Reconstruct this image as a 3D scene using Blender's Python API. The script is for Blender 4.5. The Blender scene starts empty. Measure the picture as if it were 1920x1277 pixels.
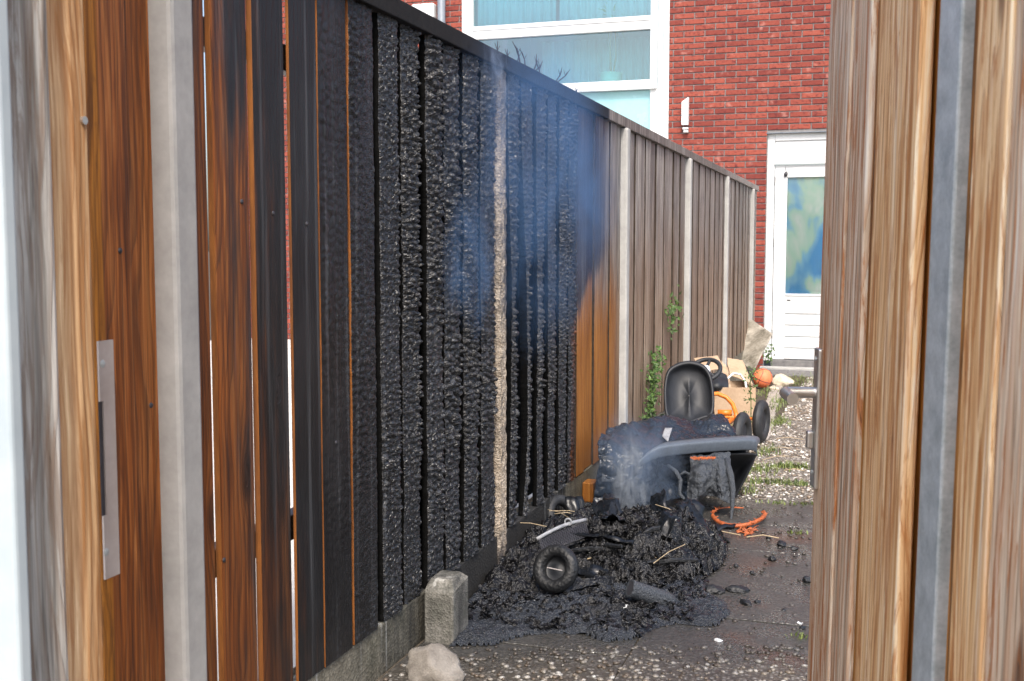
import bpy, bmesh, math, random
import numpy as np
from mathutils import Vector, Matrix, noise as mnoise
random.seed(7); RNG = np.random.default_rng(7)
scene = bpy.context.scene
COL = scene.collection
# ------------------------------------------------------------------ camera
FPX, IW, IH = 2100.0, 1920.0, 1277.0                      # focal length in photo pixels, photo size
PITCH = math.atan(172.5 / FPX)
YAW = math.atan(687 / FPX * math.cos(PITCH))              # camera looks left of the alley axis (+Y)
EYE = np.array([0.0, 0.0, 1.10])
cam_d = bpy.data.cameras.new('camera'); cam = bpy.data.objects.new('camera', cam_d); COL.objects.link(cam)
cam.location = EYE; cam.rotation_euler = (math.pi / 2 - PITCH, 0, YAW)
cam_d.sensor_width = 36; cam_d.lens = 36 * FPX / IW; cam_d.clip_start = 0.02; cam_d.clip_end = 3000
cam_d.dof.use_dof = True; cam_d.dof.focus_distance = 4.2; cam_d.dof.aperture_fstop = 13.0
scene.camera = cam
# ------------------------------------------------------------------ sky, sun, exposure
SUN_EL, SUN_AZ = math.radians(50), math.radians(-20)      # hazy sun behind the camera, to the right
world = bpy.data.worlds.new('World'); scene.world = world; world.use_nodes = True
wn = world.node_tree.nodes; bg = wn['Background']
sky = wn.new('ShaderNodeTexSky'); sky.sky_type = 'NISHITA'; sky.sun_disc = False
sky.sun_elevation = SUN_EL; sky.sun_rotation = math.pi + SUN_AZ; sky.dust_density = 4.5; sky.air_density = 1.0; sky.ozone_density = 0.7
world.node_tree.links.new(sky.outputs[0], bg.inputs[0]); bg.inputs[1].default_value = 0.15
sun_d = bpy.data.lights.new('sun', 'SUN'); sun_d.energy = 1.5; sun_d.angle = math.radians(10); sun_d.color = (1, 0.95, 0.87)
sun = bpy.data.objects.new('sun', sun_d); COL.objects.link(sun)
# vector from scene to sun: behind camera (-Y), to the left (-X)
sv = Vector((-math.sin(SUN_AZ) * math.cos(SUN_EL), -math.cos(SUN_AZ) * math.cos(SUN_EL), math.sin(SUN_EL)))
sun.rotation_euler = sv.to_track_quat('Z', 'Y').to_euler()
scene.view_settings.view_transform = 'Standard'; scene.view_settings.look = 'None'
scene.view_settings.exposure = 1.15; scene.view_settings.gamma = 1.0
scene.view_settings.use_curve_mapping = False
scene.render.engine = 'CYCLES'
scene.cycles.use_denoising = True
scene.cycles.max_bounces = 8; scene.cycles.transparent_max_bounces = 16; scene.cycles.volume_bounces = 0; scene.cycles.volume_step_rate = 3; scene.cycles.volume_max_steps = 64
# ------------------------------------------------------------------ photo pixel -> place
FW = np.array([-math.sin(YAW) * math.cos(PITCH), math.cos(YAW) * math.cos(PITCH), -math.sin(PITCH)])
RT = np.array([math.cos(YAW), math.sin(YAW), 0.0]); UP = np.cross(RT, FW)
def ray(x, y): return FW + RT * (x - IW / 2) / FPX - UP * (y - IH / 2) / FPX
def onX(x, y, X=-1.2): d = ray(x, y); return EYE + d * (X / d[0])
def onY(x, y, Y): d = ray(x, y); return EYE + d * (Y / d[1])
def onZ(x, y, Z=0.0): d = ray(x, y); return EYE + d * ((Z - EYE[2]) / d[2])
def atD(x, y, D): return EYE + ray(x, y) * D
def topx(P):
    v = np.asarray(P, float) - EYE; z = v @ FW
    return IW / 2 + FPX * (v @ RT) / z, IH / 2 - FPX * (v @ UP) / z
def gz(Y):                                                # the path drops a little towards the house
    return -0.16 * min(max((Y - 5.2) / 6.6, 0), 1)
# ------------------------------------------------------------------ node helper
class NT:
    def __init__(s, name):
        s.m = bpy.data.materials.new(name); s.m.use_nodes = True; s.t = s.m.node_tree
        s.b = s.t.nodes['Principled BSDF']; s.out = s.t.nodes['Material Output']
    def n(s, typ, **kw):
        k = s.t.nodes.new('ShaderNode' + typ)
        for a, b in kw.items(): setattr(k, a, b)
        return k
    def L(s, a, b): s.t.links.new(a, b)
    def put(s, sock, v):
        if isinstance(v, bpy.types.NodeSocket): s.L(v, sock)
        elif v is not None:
            if isinstance(v, tuple) and len(v) == 3 and sock.type == 'RGBA': v = v + (1,)
            sock.default_value = v
    def pos(s): return s.n('NewGeometry').outputs['Position']
    def obj(s): return s.n('TexCoord').outputs['Object']
    def rnd(s): return s.n('ObjectInfo').outputs['Random']
    def vec(s, v, scale=(1, 1, 1), off=None):
        k = s.n('Mapping'); s.put(k.inputs[0], v); k.inputs['Scale'].default_value = scale
        if off is not None: s.put(k.inputs['Location'], off)
        return k.outputs[0]
    def rvec(s, mul=37.0):
        c = s.n('CombineXYZ'); a = s.math('MULTIPLY', s.rnd(), mul)
        s.L(a, c.inputs[0]); s.L(a, c.inputs[1]); s.L(a, c.inputs[2]); return c.outputs[0]
    def noise(s, v, scale=5, det=4, rough=.55, dist=0):
        k = s.n('TexNoise'); s.put(k.inputs['Vector'], v); k.inputs['Scale'].default_value = scale
        k.inputs['Detail'].default_value = det; k.inputs['Roughness'].default_value = rough; k.inputs['Distortion'].default_value = dist
        return k.outputs[0]
    def voro(s, v, scale=10, feat='F1', out=0, rnd=1.0):
        k = s.n('TexVoronoi', feature=feat); s.put(k.inputs['Vector'], v); k.inputs['Scale'].default_value = scale
        k.inputs['Randomness'].default_value = rnd; return k.outputs[out]
    def ramp(s, f, stops, interp='LINEAR'):
        k = s.n('ValToRGB'); s.put(k.inputs[0], f); e = k.color_ramp.elements; k.color_ramp.interpolation = interp
        while len(e) < len(stops): e.new(0.5)
        for i, (p, c) in enumerate(stops):
            e[i].position = p
            e[i].color = (c, c, c, 1) if not isinstance(c, tuple) else c + (1,)
        return k.outputs[0]
    def math(s, op, a, b=None, c=None, clamp=False):
        k = s.n('Math', operation=op); k.use_clamp = clamp; s.put(k.inputs[0], a)
        if b is not None: s.put(k.inputs[1], b)
        if c is not None: s.put(k.inputs[2], c)
        return k.outputs[0]
    def smooth(s, v, a, b):
        k = s.n('MapRange', interpolation_type='SMOOTHSTEP'); s.put(k.inputs[0], v)
        s.put(k.inputs[1], a); s.put(k.inputs[2], b); return k.outputs[0]
    def mix(s, f, a, b, mode='MIX'):
        k = s.n('Mix', data_type='RGBA', blend_type=mode); s.put(k.inputs[0], f); s.put(k.inputs[6], a); s.put(k.inputs[7], b)
        return k.outputs[2]
    def sep(s, v):
        k = s.n('SeparateXYZ'); s.put(k.inputs[0], v); return k.outputs
    def bump(s, h, dist=.002, strength=1.0, normal=None):
        k = s.n('Bump'); s.put(k.inputs['Height'], h); k.inputs['Distance'].default_value = dist; s.put(k.inputs['Strength'], strength)
        if normal is not None: s.L(normal, k.inputs['Normal'])
        s.L(k.outputs[0], s.b.inputs['Normal']); return k.outputs[0]
    def base(s, c=None, rough=None, spec=None, metal=None):
        s.put(s.b.inputs['Base Color'], c); s.put(s.b.inputs['Roughness'], rough)
        s.put(s.b.inputs['Specular IOR Level'], spec); s.put(s.b.inputs['Metallic'], metal); return s.m
M = {}
def rings(n, P, freq, amp, knot):
    q = n.sep(P); t = n.math('MULTIPLY', n.math('ADD', q[0], q[1]), freq)
    t = n.math('ADD', t, n.math('MULTIPLY', n.noise(n.vec(P, (5, 5, .75)), 1, 2), amp))
    t = n.math('ADD', t, n.math('MULTIPLY', n.noise(n.vec(P, (60, 60, 3)), 1, 3), .7))
    t = n.math('ADD', t, n.math('DIVIDE', .55, n.math('ADD', knot, .09)))
    fr = n.math('FRACT', t); return n.math('MULTIPLY', n.smooth(fr, .25, .92), n.math('SUBTRACT', 1.0, n.smooth(fr, .93, 1.0)))
# ---- wood of the fence; the burnt zone is a real stain that follows its place on the fence
def char_masks(n):
    p = n.sep(n.pos()); y, z = p[1], p[2]
    wob = n.noise(n.vec(n.pos(), (6, 6, 2)), 1.0, 4)
    wob2 = n.noise(n.vec(n.pos(), (30, 30, 3)), 1.0, 3)
    w = n.math('ADD', n.math('MULTIPLY_ADD', wob, .36, -.18), n.math('MULTIPLY_ADD', wob2, .44, -.22))
    yy = n.math('ADD', y, w)
    lo = n.math('MULTIPLY_ADD', z, -.14, 2.10)             # left limit moves out with height
    left = n.smooth(yy, n.math('SUBTRACT', lo, .10), n.math('ADD', lo, .12))
    right = n.math('ADD', n.math('MULTIPLY', n.smooth(z, .72, 1.12), .50), 4.56)
    yy2 = n.math('ADD', y, n.math('ADD', n.math('MULTIPLY', w, .5), n.math('MULTIPLY_ADD', n.rnd(), .16, -.08)))
    rm = n.math('SUBTRACT', 1.0, n.smooth(yy2, n.math('SUBTRACT', right, .09), n.math('ADD', right, .07)))
    return n.math('MULTIPLY', left, rm), y, z, yy
def fence_wood(name, c0, c1, c2, grey):
    n = NT(name); P = n.n('VectorMath', operation='ADD'); n.L(n.pos(), P.inputs[0]); n.L(n.rvec(), P.inputs[1]); P = P.outputs[0]
    grain = n.noise(n.vec(P, (75, 75, 2.6)), 1, 6, .62, 1.0)
    fine = n.noise(n.vec(P, (260, 260, 5)), 1, 3)
    big = n.noise(n.vec(P, (9, 9, .8)), 1, 3)
    knots = n.voro(n.vec(P, (9, 9, 2.6)), 1)
    kn = n.ramp(knots, [(.0, 1.0), (.10, .85), (.15, .25), (.20, 0.0)])
    g = n.math('ADD', n.math('MULTIPLY', grain, .65), n.math('MULTIPLY', big, .35))
    col = n.ramp(g, [(.37, c0), (.49, c1), (.61, c2)])
    col = n.mix(n.math('MULTIPLY', n.smooth(fine, .48, .66), .5), col, (.03, .014, .007))
    col = n.mix(n.math('MULTIPLY', kn, .75), col, (.025, .010, .006))
    rg = rings(n, P, 62, 9, knots); col = n.mix(n.math('MULTIPLY', rg, .45), col, (.045, .018, .008))
    cm, y, z, yy = char_masks(n)
    if grey:                                              # rain-bleached upper half, browner below
        gm = n.math('MULTIPLY', n.smooth(n.math('MULTIPLY_ADD', big, 1.1, z), 1.25, 2.05), .7)
        col = n.mix(gm, col, n.ramp(grain, [(.36, (.085, .09, .10)), (.5, (.20, .205, .215)), (.62, (.50, .49, .47))]))
        om = n.math('MULTIPLY', n.math('SUBTRACT', 1.0, n.smooth(y, 5.15, 5.5)), n.math('SUBTRACT', 1.0, n.smooth(n.math('MULTIPLY_ADD', big, .5, z), .95, 1.35)))
        col = n.mix(om, col, n.ramp(grain, [(.36, (.20, .065, .012)), (.5, (.40, .150, .026)), (.64, (.52, .23, .05))]))
    streak = n.noise(n.vec(P, (40, 40, .9)), 1, 4)
    black = n.mix(n.smooth(streak, .55, .68), n.mix(n.smooth(n.noise(n.vec(P, (7, 7, 3)), 1, 4), .42, .64), (.007, .0085, .012), (.026, .030, .037)), (.12, .13, .145))
    col = n.mix(cm, col, black)
    # soot haze beyond the char on the left boards
    col = n.mix(1.0, col, n.ramp(n.math('FRACT', n.math('MULTIPLY', n.rnd(), 17.7)), [(0, .62), (1, 1.0)]), 'MULTIPLY')
    soot = n.math('MULTIPLY', n.smooth(n.math('MULTIPLY_ADD', grain, .5, yy), 1.95, 2.4), .6)
    soot = n.math('MULTIPLY', soot, n.math('SUBTRACT', 1.0, n.smooth(y, 4.2, 4.7)))
    col = n.mix(soot, col, (.012, .010, .009))
    rough = n.math('MULTIPLY_ADD', cm, -.10, n.math('MULTIPLY_ADD', grain, .3, .38))
    crack = n.voro(n.vec(P, (85, 85, 105)), 1, 'DISTANCE_TO_EDGE')
    crk = n.math('MULTIPLY', n.smooth(crack, .0, .18), n.math('MULTIPLY', cm, n.smooth(y, 2.25, 2.75)))
    hgt = n.math('ADD', n.math('MULTIPLY_ADD', rg, .45, n.math('MULTIPLY', g, .4)), n.math('MULTIPLY', crk, .9))
    n.bump(n.math('MULTIPLY_ADD', fine, .25, hgt), .0028, .8)
    M[name] = n.base(col, rough, n.math('MULTIPLY_ADD', n.math('MULTIPLY', n.smooth(y, 2.4, 2.7), n.math('SUBTRACT', 1.0, n.smooth(y, 4.4, 4.6))), .55, .35))
fence_wood('stained_wood', (.10, .026, .006), (.31, .090, .016), (.52, .20, .055), False)
fence_wood('weathered_wood', (.12, .076, .050), (.29, .205, .142), (.52, .42, .33), True)
def char_mat(name, c=(.010, .011, .013), hi=(.05, .058, .07), rough=.36, sc=60, bd=.004):
    n = NT(name); p = n.pos()
    a = n.noise(p, sc, 6, .65); b = n.voro(p, sc * 1.6); c2 = n.noise(p, sc * .22, 3)
    n.bump(n.math('ADD', a, n.math('MULTIPLY', b, .6)), bd, .9)
    ash = n.math('MULTIPLY', n.smooth(a, .62, .8), n.smooth(c2, .45, .65))  # pale flecks: ash on the char, painted sheen on the molten puddle
    M[name] = n.base(n.mix(ash, c, hi), n.math('MULTIPLY_ADD', c2, .5, rough - .22), .5)
char_mat('charcoal', rough=.42)
char_mat('debris', (.005, .005, .006), (.085, .08, .075), .17, 90, .006)
char_mat('slick', (.006, .007, .009), (.02, .022, .026), .22, 14, .004)
char_mat('molten', (.026, .030, .038), (.12, .13, .145), .17, 120, .008)  # pale bluish flecks put the sky's sheen into the colour
char_mat('melted_bin', (.014, .019, .028), (.06, .07, .085), .20, 40, .004)
char_mat('drape', (.05, .058, .07), (.12, .13, .15), .36, 150, .007)
def simple(name, c0, c1, scale=20, rough=.6, bd=.001, spec=.5, metal=0.0, stretch=(1, 1, 1), rr=.2, coord='pos'):
    n = NT(name); p = n.vec(n.pos() if coord == 'pos' else n.obj(), stretch)
    a = n.noise(p, scale, 6, .6); b = n.noise(p, scale * 7, 4)
    col = n.ramp(n.math('ADD', n.math('MULTIPLY', a, .7), n.math('MULTIPLY', b, .3)), [(.33, c0), (.66, c1)])
    if bd: n.bump(n.math('ADD', a, n.math('MULTIPLY', b, .6)), bd, .7)
    M[name] = n.base(col, n.math('MULTIPLY_ADD', a, rr, rough - rr / 2), spec, metal)
    return n
simple('pale_concrete', (.30, .30, .295), (.42, .42, .41), 9, .75, .0012)
simple('painted_white', (.60, .63, .65), (.71, .73, .74), 5, .38, .0003)
simple('pale_plaster', (.34, .40, .44), (.43, .49, .52), 5, .6, .0004)
simple('blue_panel', (.26, .50, .55), (.32, .57, .62), 3, .25, 0)
simple('galvanised', (.30, .34, .35), (.55, .59, .60), 30, .42, .0008, .5, .1)
simple('brushed_steel', (.52, .51, .49), (.68, .66, .63), 30, .33, .0002, .5, .9)
simple('strike_steel', (.46, .41, .39), (.56, .52, .50), 18, .45, .0002, .5, .45)
simple('rubber', (.010, .011, .013), (.030, .032, .036), 50, .62, .0012)
simple('black_plastic', (.006, .008, .011), (.018, .021, .028), 14, .58, .0010)
simple('bin_plastic', (.060, .075, .095), (.095, .115, .145), 90, .48, .0010)
simple('orange_paint', (.62, .15, .015), (.78, .24, .03), 20, .42, .0006)
simple('burnt_orange', (.16, .032, .010), (.50, .13, .035), 70, .55, .003)
simple('cardboard', (.34, .235, .15), (.48, .35, .24), 14, .85, .0008)
simple('cardboard_dark', (.20, .12, .07), (.32, .20, .12), 14, .85, .0008)
simple('ball_skin', (.72, .16, .06), (.86, .24, .11), 60, .6, .0012)
simple('stone', (.22, .19, .16), (.44, .40, .36), 22, .8, .004, coord='obj')
simple('boulder_stone', (.13, .115, .10), (.27, .25, .225), 26, .8, .005, coord='obj')
simple('pale_stone', (.40, .33, .24), (.66, .60, .50), 22, .8, .004)
simple('sheet_metal', (.10, .09, .065), (.58, .55, .48), 6, .34, .0015, .5, .25)
simple('zinc_label', (.42, .44, .46), (.62, .63, .64), 30, .6, .001)
simple('faded_label', (.16, .17, .19), (.36, .37, .39), 60, .5, .002)
simple('clinker', (.085, .085, .09), (.19, .185, .185), 25, .8, .003)
simple('straw', (.30, .22, .13), (.46, .37, .24), 40, .7, 0)
simple('soil', (.035, .028, .020), (.10, .08, .055), 18, .95, .008)
simple('garden_tile', (.52, .50, .46), (.66, .63, .58), 4, .8, .001)
simple('room', (.42, .52, .58), (.50, .60, .66), 2, .8, 0)
simple('dark_trim', (.02, .02, .025), (.05, .05, .06), 20, .5, 0)
simple('pot_glaze', (.62, .88, .72), (.70, .92, .78), 8, .3, 0)
simple('pipe_grey', (.13, .16, .20), (.20, .23, .27), 20, .5, .0004)
simple('side_wood', (.09, .028, .006), (.27, .095, .016), 30, .7, .001, .3, stretch=(1, 1, .1))
simple('gap_shade', (.020, .014, .010), (.05, .036, .026), 30, .9, 0, .2)  # plank edges coloured dark to stand in for shade in the deep gaps
simple('soot_gap_shade', (.003, .003, .003), (.006, .006, .006), 30, .95, 0, .05)  # charred edges and back boards, blackened further as painted gap shade
simple('cap_char', (.010, .010, .011), (.022, .021, .021), 40, .85, .002, .2)
def leafmat(name, a, b):
    n = NT(name); v = n.noise(n.pos(), 40, 3); n.base(n.ramp(v, [(.35, a), (.65, b)]), .5, .4)
    n.b.inputs['Transmission Weight'].default_value = 0; M[name] = n.m
leafmat('leaf', (.025, .06, .012), (.09, .16, .035)); leafmat('grass', (.05, .09, .02), (.20, .24, .07))
leafmat('palm_leaf', (.20, .34, .12), (.42, .50, .18))
# gate wood: old softwood, streaked grey / tan / orange-brown
def gatewood(name, stops, streakcol, amt, ring=.38):
    n = NT(name); P = n.n('VectorMath', operation='ADD'); n.L(n.obj(), P.inputs[0]); n.L(n.rvec(), P.inputs[1]); P = P.outputs[0]
    wv = n.noise(n.vec(P, (3, 3, .9)), 1, 3)
    sh = n.n('VectorMath', operation='ADD'); c = n.n('CombineXYZ'); a = n.math('MULTIPLY', wv, .045); n.L(a, c.inputs[0]); n.L(a, c.inputs[1])
    n.L(P, sh.inputs[0]); n.L(c.outputs[0], sh.inputs[1]); P = sh.outputs[0]
    g = n.noise(n.vec(P, (55, 55, 1.6)), 1, 5, .62, 1.2); f = n.noise(n.vec(P, (230, 230, 4)), 1, 4); k = n.noise(n.vec(P, (45, 45, 3.0)), 1, 6, .72, 1.2); kv = n.voro(n.vec(P, (9, 9, 2.2)), 1)
    col = n.ramp(n.math('ADD', n.math('MULTIPLY', g, .75), n.math('MULTIPLY', f, .25)), stops)
    col = n.mix(n.math('MULTIPLY', n.smooth(k, .50, .60), amt), col, streakcol)
    col = n.mix(n.smooth(k, .64, .70), col, (.05, .03, .02))
    col = n.mix(n.ramp(kv, [(.0, .9), (.11, .8), (.17, .0)]), col, (.10, .035, .012))
    rg = rings(n, P, 75, 10, kv); col = n.mix(n.math('MULTIPLY', rg, ring), col, streakcol)
    n.bump(n.math('ADD', n.math('MULTIPLY_ADD', rg, .4, n.math('MULTIPLY', g, .5)), n.math('MULTIPLY', f, .5)), .003, .7)
    M[name] = n.base(col, .62, .4)
gatewood('gate_grey', [(.38, (.22, .14, .09)), (.46, (.58, .44, .31)), (.54, (.78, .60, .42)), (.62, (.92, .84, .70))], (.46, .15, .03), .9)
gatewood('gate_tan', [(.38, (.46, .20, .06)), (.47, (.80, .50, .24)), (.55, (.90, .63, .35)), (.63, (.95, .82, .60))], (.44, .15, .03), .75)
gatewood('gate_brown', [(.38, (.16, .055, .008)), (.5, (.42, .16, .02)), (.62, (.60, .25, .036))], (.10, .04, .01), .5)
gatewood('jamb_tan', [(.38, (.26, .13, .05)), (.48, (.44, .26, .13)), (.56, (.56, .37, .20)), (.64, (.78, .60, .40))], (.30, .12, .03), .6)
gatewood('jamb_grey', [(.38, (.12, .11, .10)), (.49, (.29, .275, .255)), (.62, (.52, .50, .47))], (.17, .10, .06), .5)
# masonry
n = NT('brick'); r = n.rnd(); a = n.noise(n.pos(), 35, 5, .65); b = n.noise(n.pos(), 9, 3); at = n.n('Attribute', attribute_name='rnd').outputs['Fac']
rr = n.math('FRACT', n.math('ADD', n.math('MULTIPLY', r, 7.3), at))
col = n.mix(rr, (.17, .034, .026), (.29, .070, .047)); col = n.mix(n.smooth(a, .48, .70), col, (.10, .018, .020)); col = n.mix(n.math('MULTIPLY', n.smooth(b, .58, .72), .4), col, (.50, .26, .22))
n.bump(a, .004, .8); M['brick'] = n.base(col, .82, .3)
simple('mortar', (.14, .135, .14), (.25, .24, .24), 30, .9, .002)
# old concrete slab / spalled post / block with soot and moss
def stained_concrete(name, c0, c1, soot_y, ylo, green=.3, agg=60):
    n = NT(name); p = n.pos(); s = n.sep(p); a = n.noise(p, 14, 5, .65); v = n.sep(n.voro(p, agg * 2, 'F1', 1))[0]; vd = n.voro(p, agg * 2)
    col = n.ramp(a, [(.3, c0), (.68, c1)]); col = n.mix(.35, col, v, 'SOFT_LIGHT')
    col = n.mix(n.math('MULTIPLY', n.smooth(n.noise(p, 5, 4), .5, .7), green), col, (.045, .055, .025))
    w = n.noise(n.vec(p, (22, 22, 2.5)), 1, 4)
    y = n.math('ADD', s[1], n.math('MULTIPLY_ADD', w, 1.0, -.5))
    m = n.math('MULTIPLY', n.smooth(y, soot_y - .4, soot_y + .35), n.math('SUBTRACT', 1.0, n.smooth(y, ylo - .3, ylo + .2)))
    col = n.mix(n.math('MULTIPLY', m, .93), col, (.013, .013, .014))
    drip = n.smooth(n.noise(n.vec(p, (26, 26, 1.2)), 1, 2), .63, .70)
    col = n.mix(n.math('MULTIPLY', drip, .55), col, (.42, .42, .40))
    n.bump(n.math('ADD', a, n.math('MULTIPLY', vd, .5)), .004, .8); M[name] = n.base(col, .78, .4)
stained_concrete('slab_concrete', (.09, .085, .065), (.21, .195, .155), 2.75, 4.55)
stained_concrete('block_concrete', (.10, .10, .085), (.27, .26, .235), 2.95, 3.4, .45, 90)
n = NT('spalled'); p = n.pos(); s = n.sep(p); a = n.noise(n.vec(p, (1, 1, .35)), 16, 5, .7); vd = n.voro(p, 160); v = n.sep(n.voro(p, 160, 'F1', 1))[0]
col = n.ramp(a, [(.3, (.20, .165, .125)), (.6, (.38, .32, .255))]); col = n.mix(.5, col, v, 'SOFT_LIGHT')
m = n.smooth(n.math('ADD', n.math('MULTIPLY', n.math('SUBTRACT', s[1], 3.58), 22), n.math('MULTIPLY_ADD', a, -2.2, 1.1)), -.15, .25)
m = n.math('MULTIPLY', m, n.smooth(s[2], .2, .9)); m = n.math('MAXIMUM', m, n.smooth(n.math('MULTIPLY_ADD', a, .5, s[2]), 1.66, 1.80))
m2 = n.math('SUBTRACT', 1.0, n.smooth(n.math('MULTIPLY_ADD', a, .25, s[2]), .12, .3)); 
col = n.mix(n.math('MAXIMUM', n.math('MULTIPLY', m, .75), m2), col, (.045, .042, .045)); n.bump(n.math('ADD', a, n.math('MULTIPLY', vd, .7)), .006, .9); M['spalled'] = n.base(col, .8, .4)
# exposed-aggregate paving: soot-wet near the fire, dry towards the house
def ground_stain(n, p):
    s = n.sep(p); w = n.noise(p, 2.2, 5, .6); y = n.math('ADD', s[1], n.math('MULTIPLY_ADD', w, .5, -.25))
    m = n.math('SUBTRACT', 1.0, n.smooth(y, 4.75, 5.05)); m = n.math('MULTIPLY', m, n.smooth(n.math('MULTIPLY_ADD', s[0], -.35, y), 2.85, 3.25))
    return m, w, s
n = NT('aggregate'); p = n.pos(); m, w, s = ground_stain(n, p); v = n.voro(p, 95, 'F1', 1); vd = n.voro(p, 95); g = n.sep(v)[0]
col = n.ramp(g, [(0, (.06, .05, .04)), (.35, (.17, .14, .11)), (.7, (.30, .27, .23)), (1, (.55, .53, .50))])
col = n.mix(n.smooth(vd, .35, .62), col, (.085, .075, .062))
wet = n.math('SUBTRACT', 1.0, n.smooth(n.math('ADD', s[1], w), 5.2, 5.6))
col = n.mix(n.math('MULTIPLY', wet, .55), col, (.035, .030, .024))
rust = n.math('MULTIPLY', n.smooth(n.noise(p, 3.1, 3), .52, .66), n.math('MULTIPLY', n.smooth(s[0], -.5, -.3), m))
film = n.ramp(n.noise(p, 60, 5, .7), [(.3, (.026, .026, .026)), (.7, (.070, .068, .064))])
film = n.mix(n.math('MULTIPLY', rust, .6), film, (.085, .042, .028))
col = n.mix(n.math('MULTIPLY', m, .9), col, film)
n.bump(n.math('MULTIPLY_ADD', n.noise(p, 130, 4), .5, n.math('MULTIPLY', vd, -1.0)), .003, .8)
rough = n.math('MULTIPLY_ADD', wet, -.40, .8); rough = n.math('SUBTRACT', rough, n.math('MULTIPLY', n.math('MULTIPLY', m, n.smooth(n.noise(p, 4.5, 4), .42, .60)), .26))
M['aggregate'] = n.base(col, rough, .5)
n = NT('pebble'); p = n.pos(); m, w, s = ground_stain(n, p); at = n.n('Attribute', attribute_name='rnd').outputs['Fac']
col = n.ramp(at, [(0, (.07, .055, .045)), (.3, (.19, .14, .10)), (.55, (.32, .28, .23)), (.8, (.50, .47, .43)), (1, (.74, .73, .70))])
wet = n.math('SUBTRACT', 1.0, n.smooth(n.math('ADD', s[1], w), 5.2, 5.6)); col = n.mix(n.math('MULTIPLY', wet, .45), col, (.06, .05, .038)); col = n.mix(n.math('MULTIPLY', m, .86), col, (.03, .026, .024))
M['pebble'] = n.base(col, n.math('MULTIPLY_ADD', wet, -.3, .7), .5)
# glass: clear pane with its mirror reflection
def glassmat(name, tint, gl):
    n = NT(name); tr = n.n('BsdfTransparent'); tr.inputs[0].default_value = tint + (1,); g = n.n('BsdfGlossy'); g.inputs['Roughness'].default_value = .015
    fr = n.n('Fresnel'); fr.inputs[0].default_value = 1.5; f = n.math('MULTIPLY_ADD', fr.outputs[0], 1.0, gl, True); mx = n.n('MixShader')
    n.L(f, mx.inputs[0]); n.L(tr.outputs[0], mx.inputs[1]); n.L(g.outputs[0], mx.inputs[2]); n.L(mx.outputs[0], n.out.inputs['Surface']); M[name] = n.m
glassmat('glass', (.64, .92, .98), .12)
glassmat('door_glass', (.96, .98, .98), .0)
n = NT('sheer'); p = n.sep(n.pos()); a = n.noise(n.vec(n.pos(), (30, 1, 1)), 1, 3); n.base(n.ramp(a, [(.3, (.58, .74, .76)), (.7, (.78, .86, .86))]), .9, .1); M['sheer'] = n.m
n = NT('map_cloth'); a = n.noise(n.vec(n.pos(), (1.2, 1, .8)), 2.3, 3, .45, .35); b = n.noise(n.pos(), 14, 4)
col = n.ramp(a, [(.42, (.16, .46, .84)), (.52, (.34, .66, .88)), (.57, (.60, .84, .72)), (.62, (.74, .88, .80)), (.68, (.95, .96, .95))]); n.base(n.mix(.12, col, b, 'OVERLAY'), .75, .2); M['map_cloth'] = n.m
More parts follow.
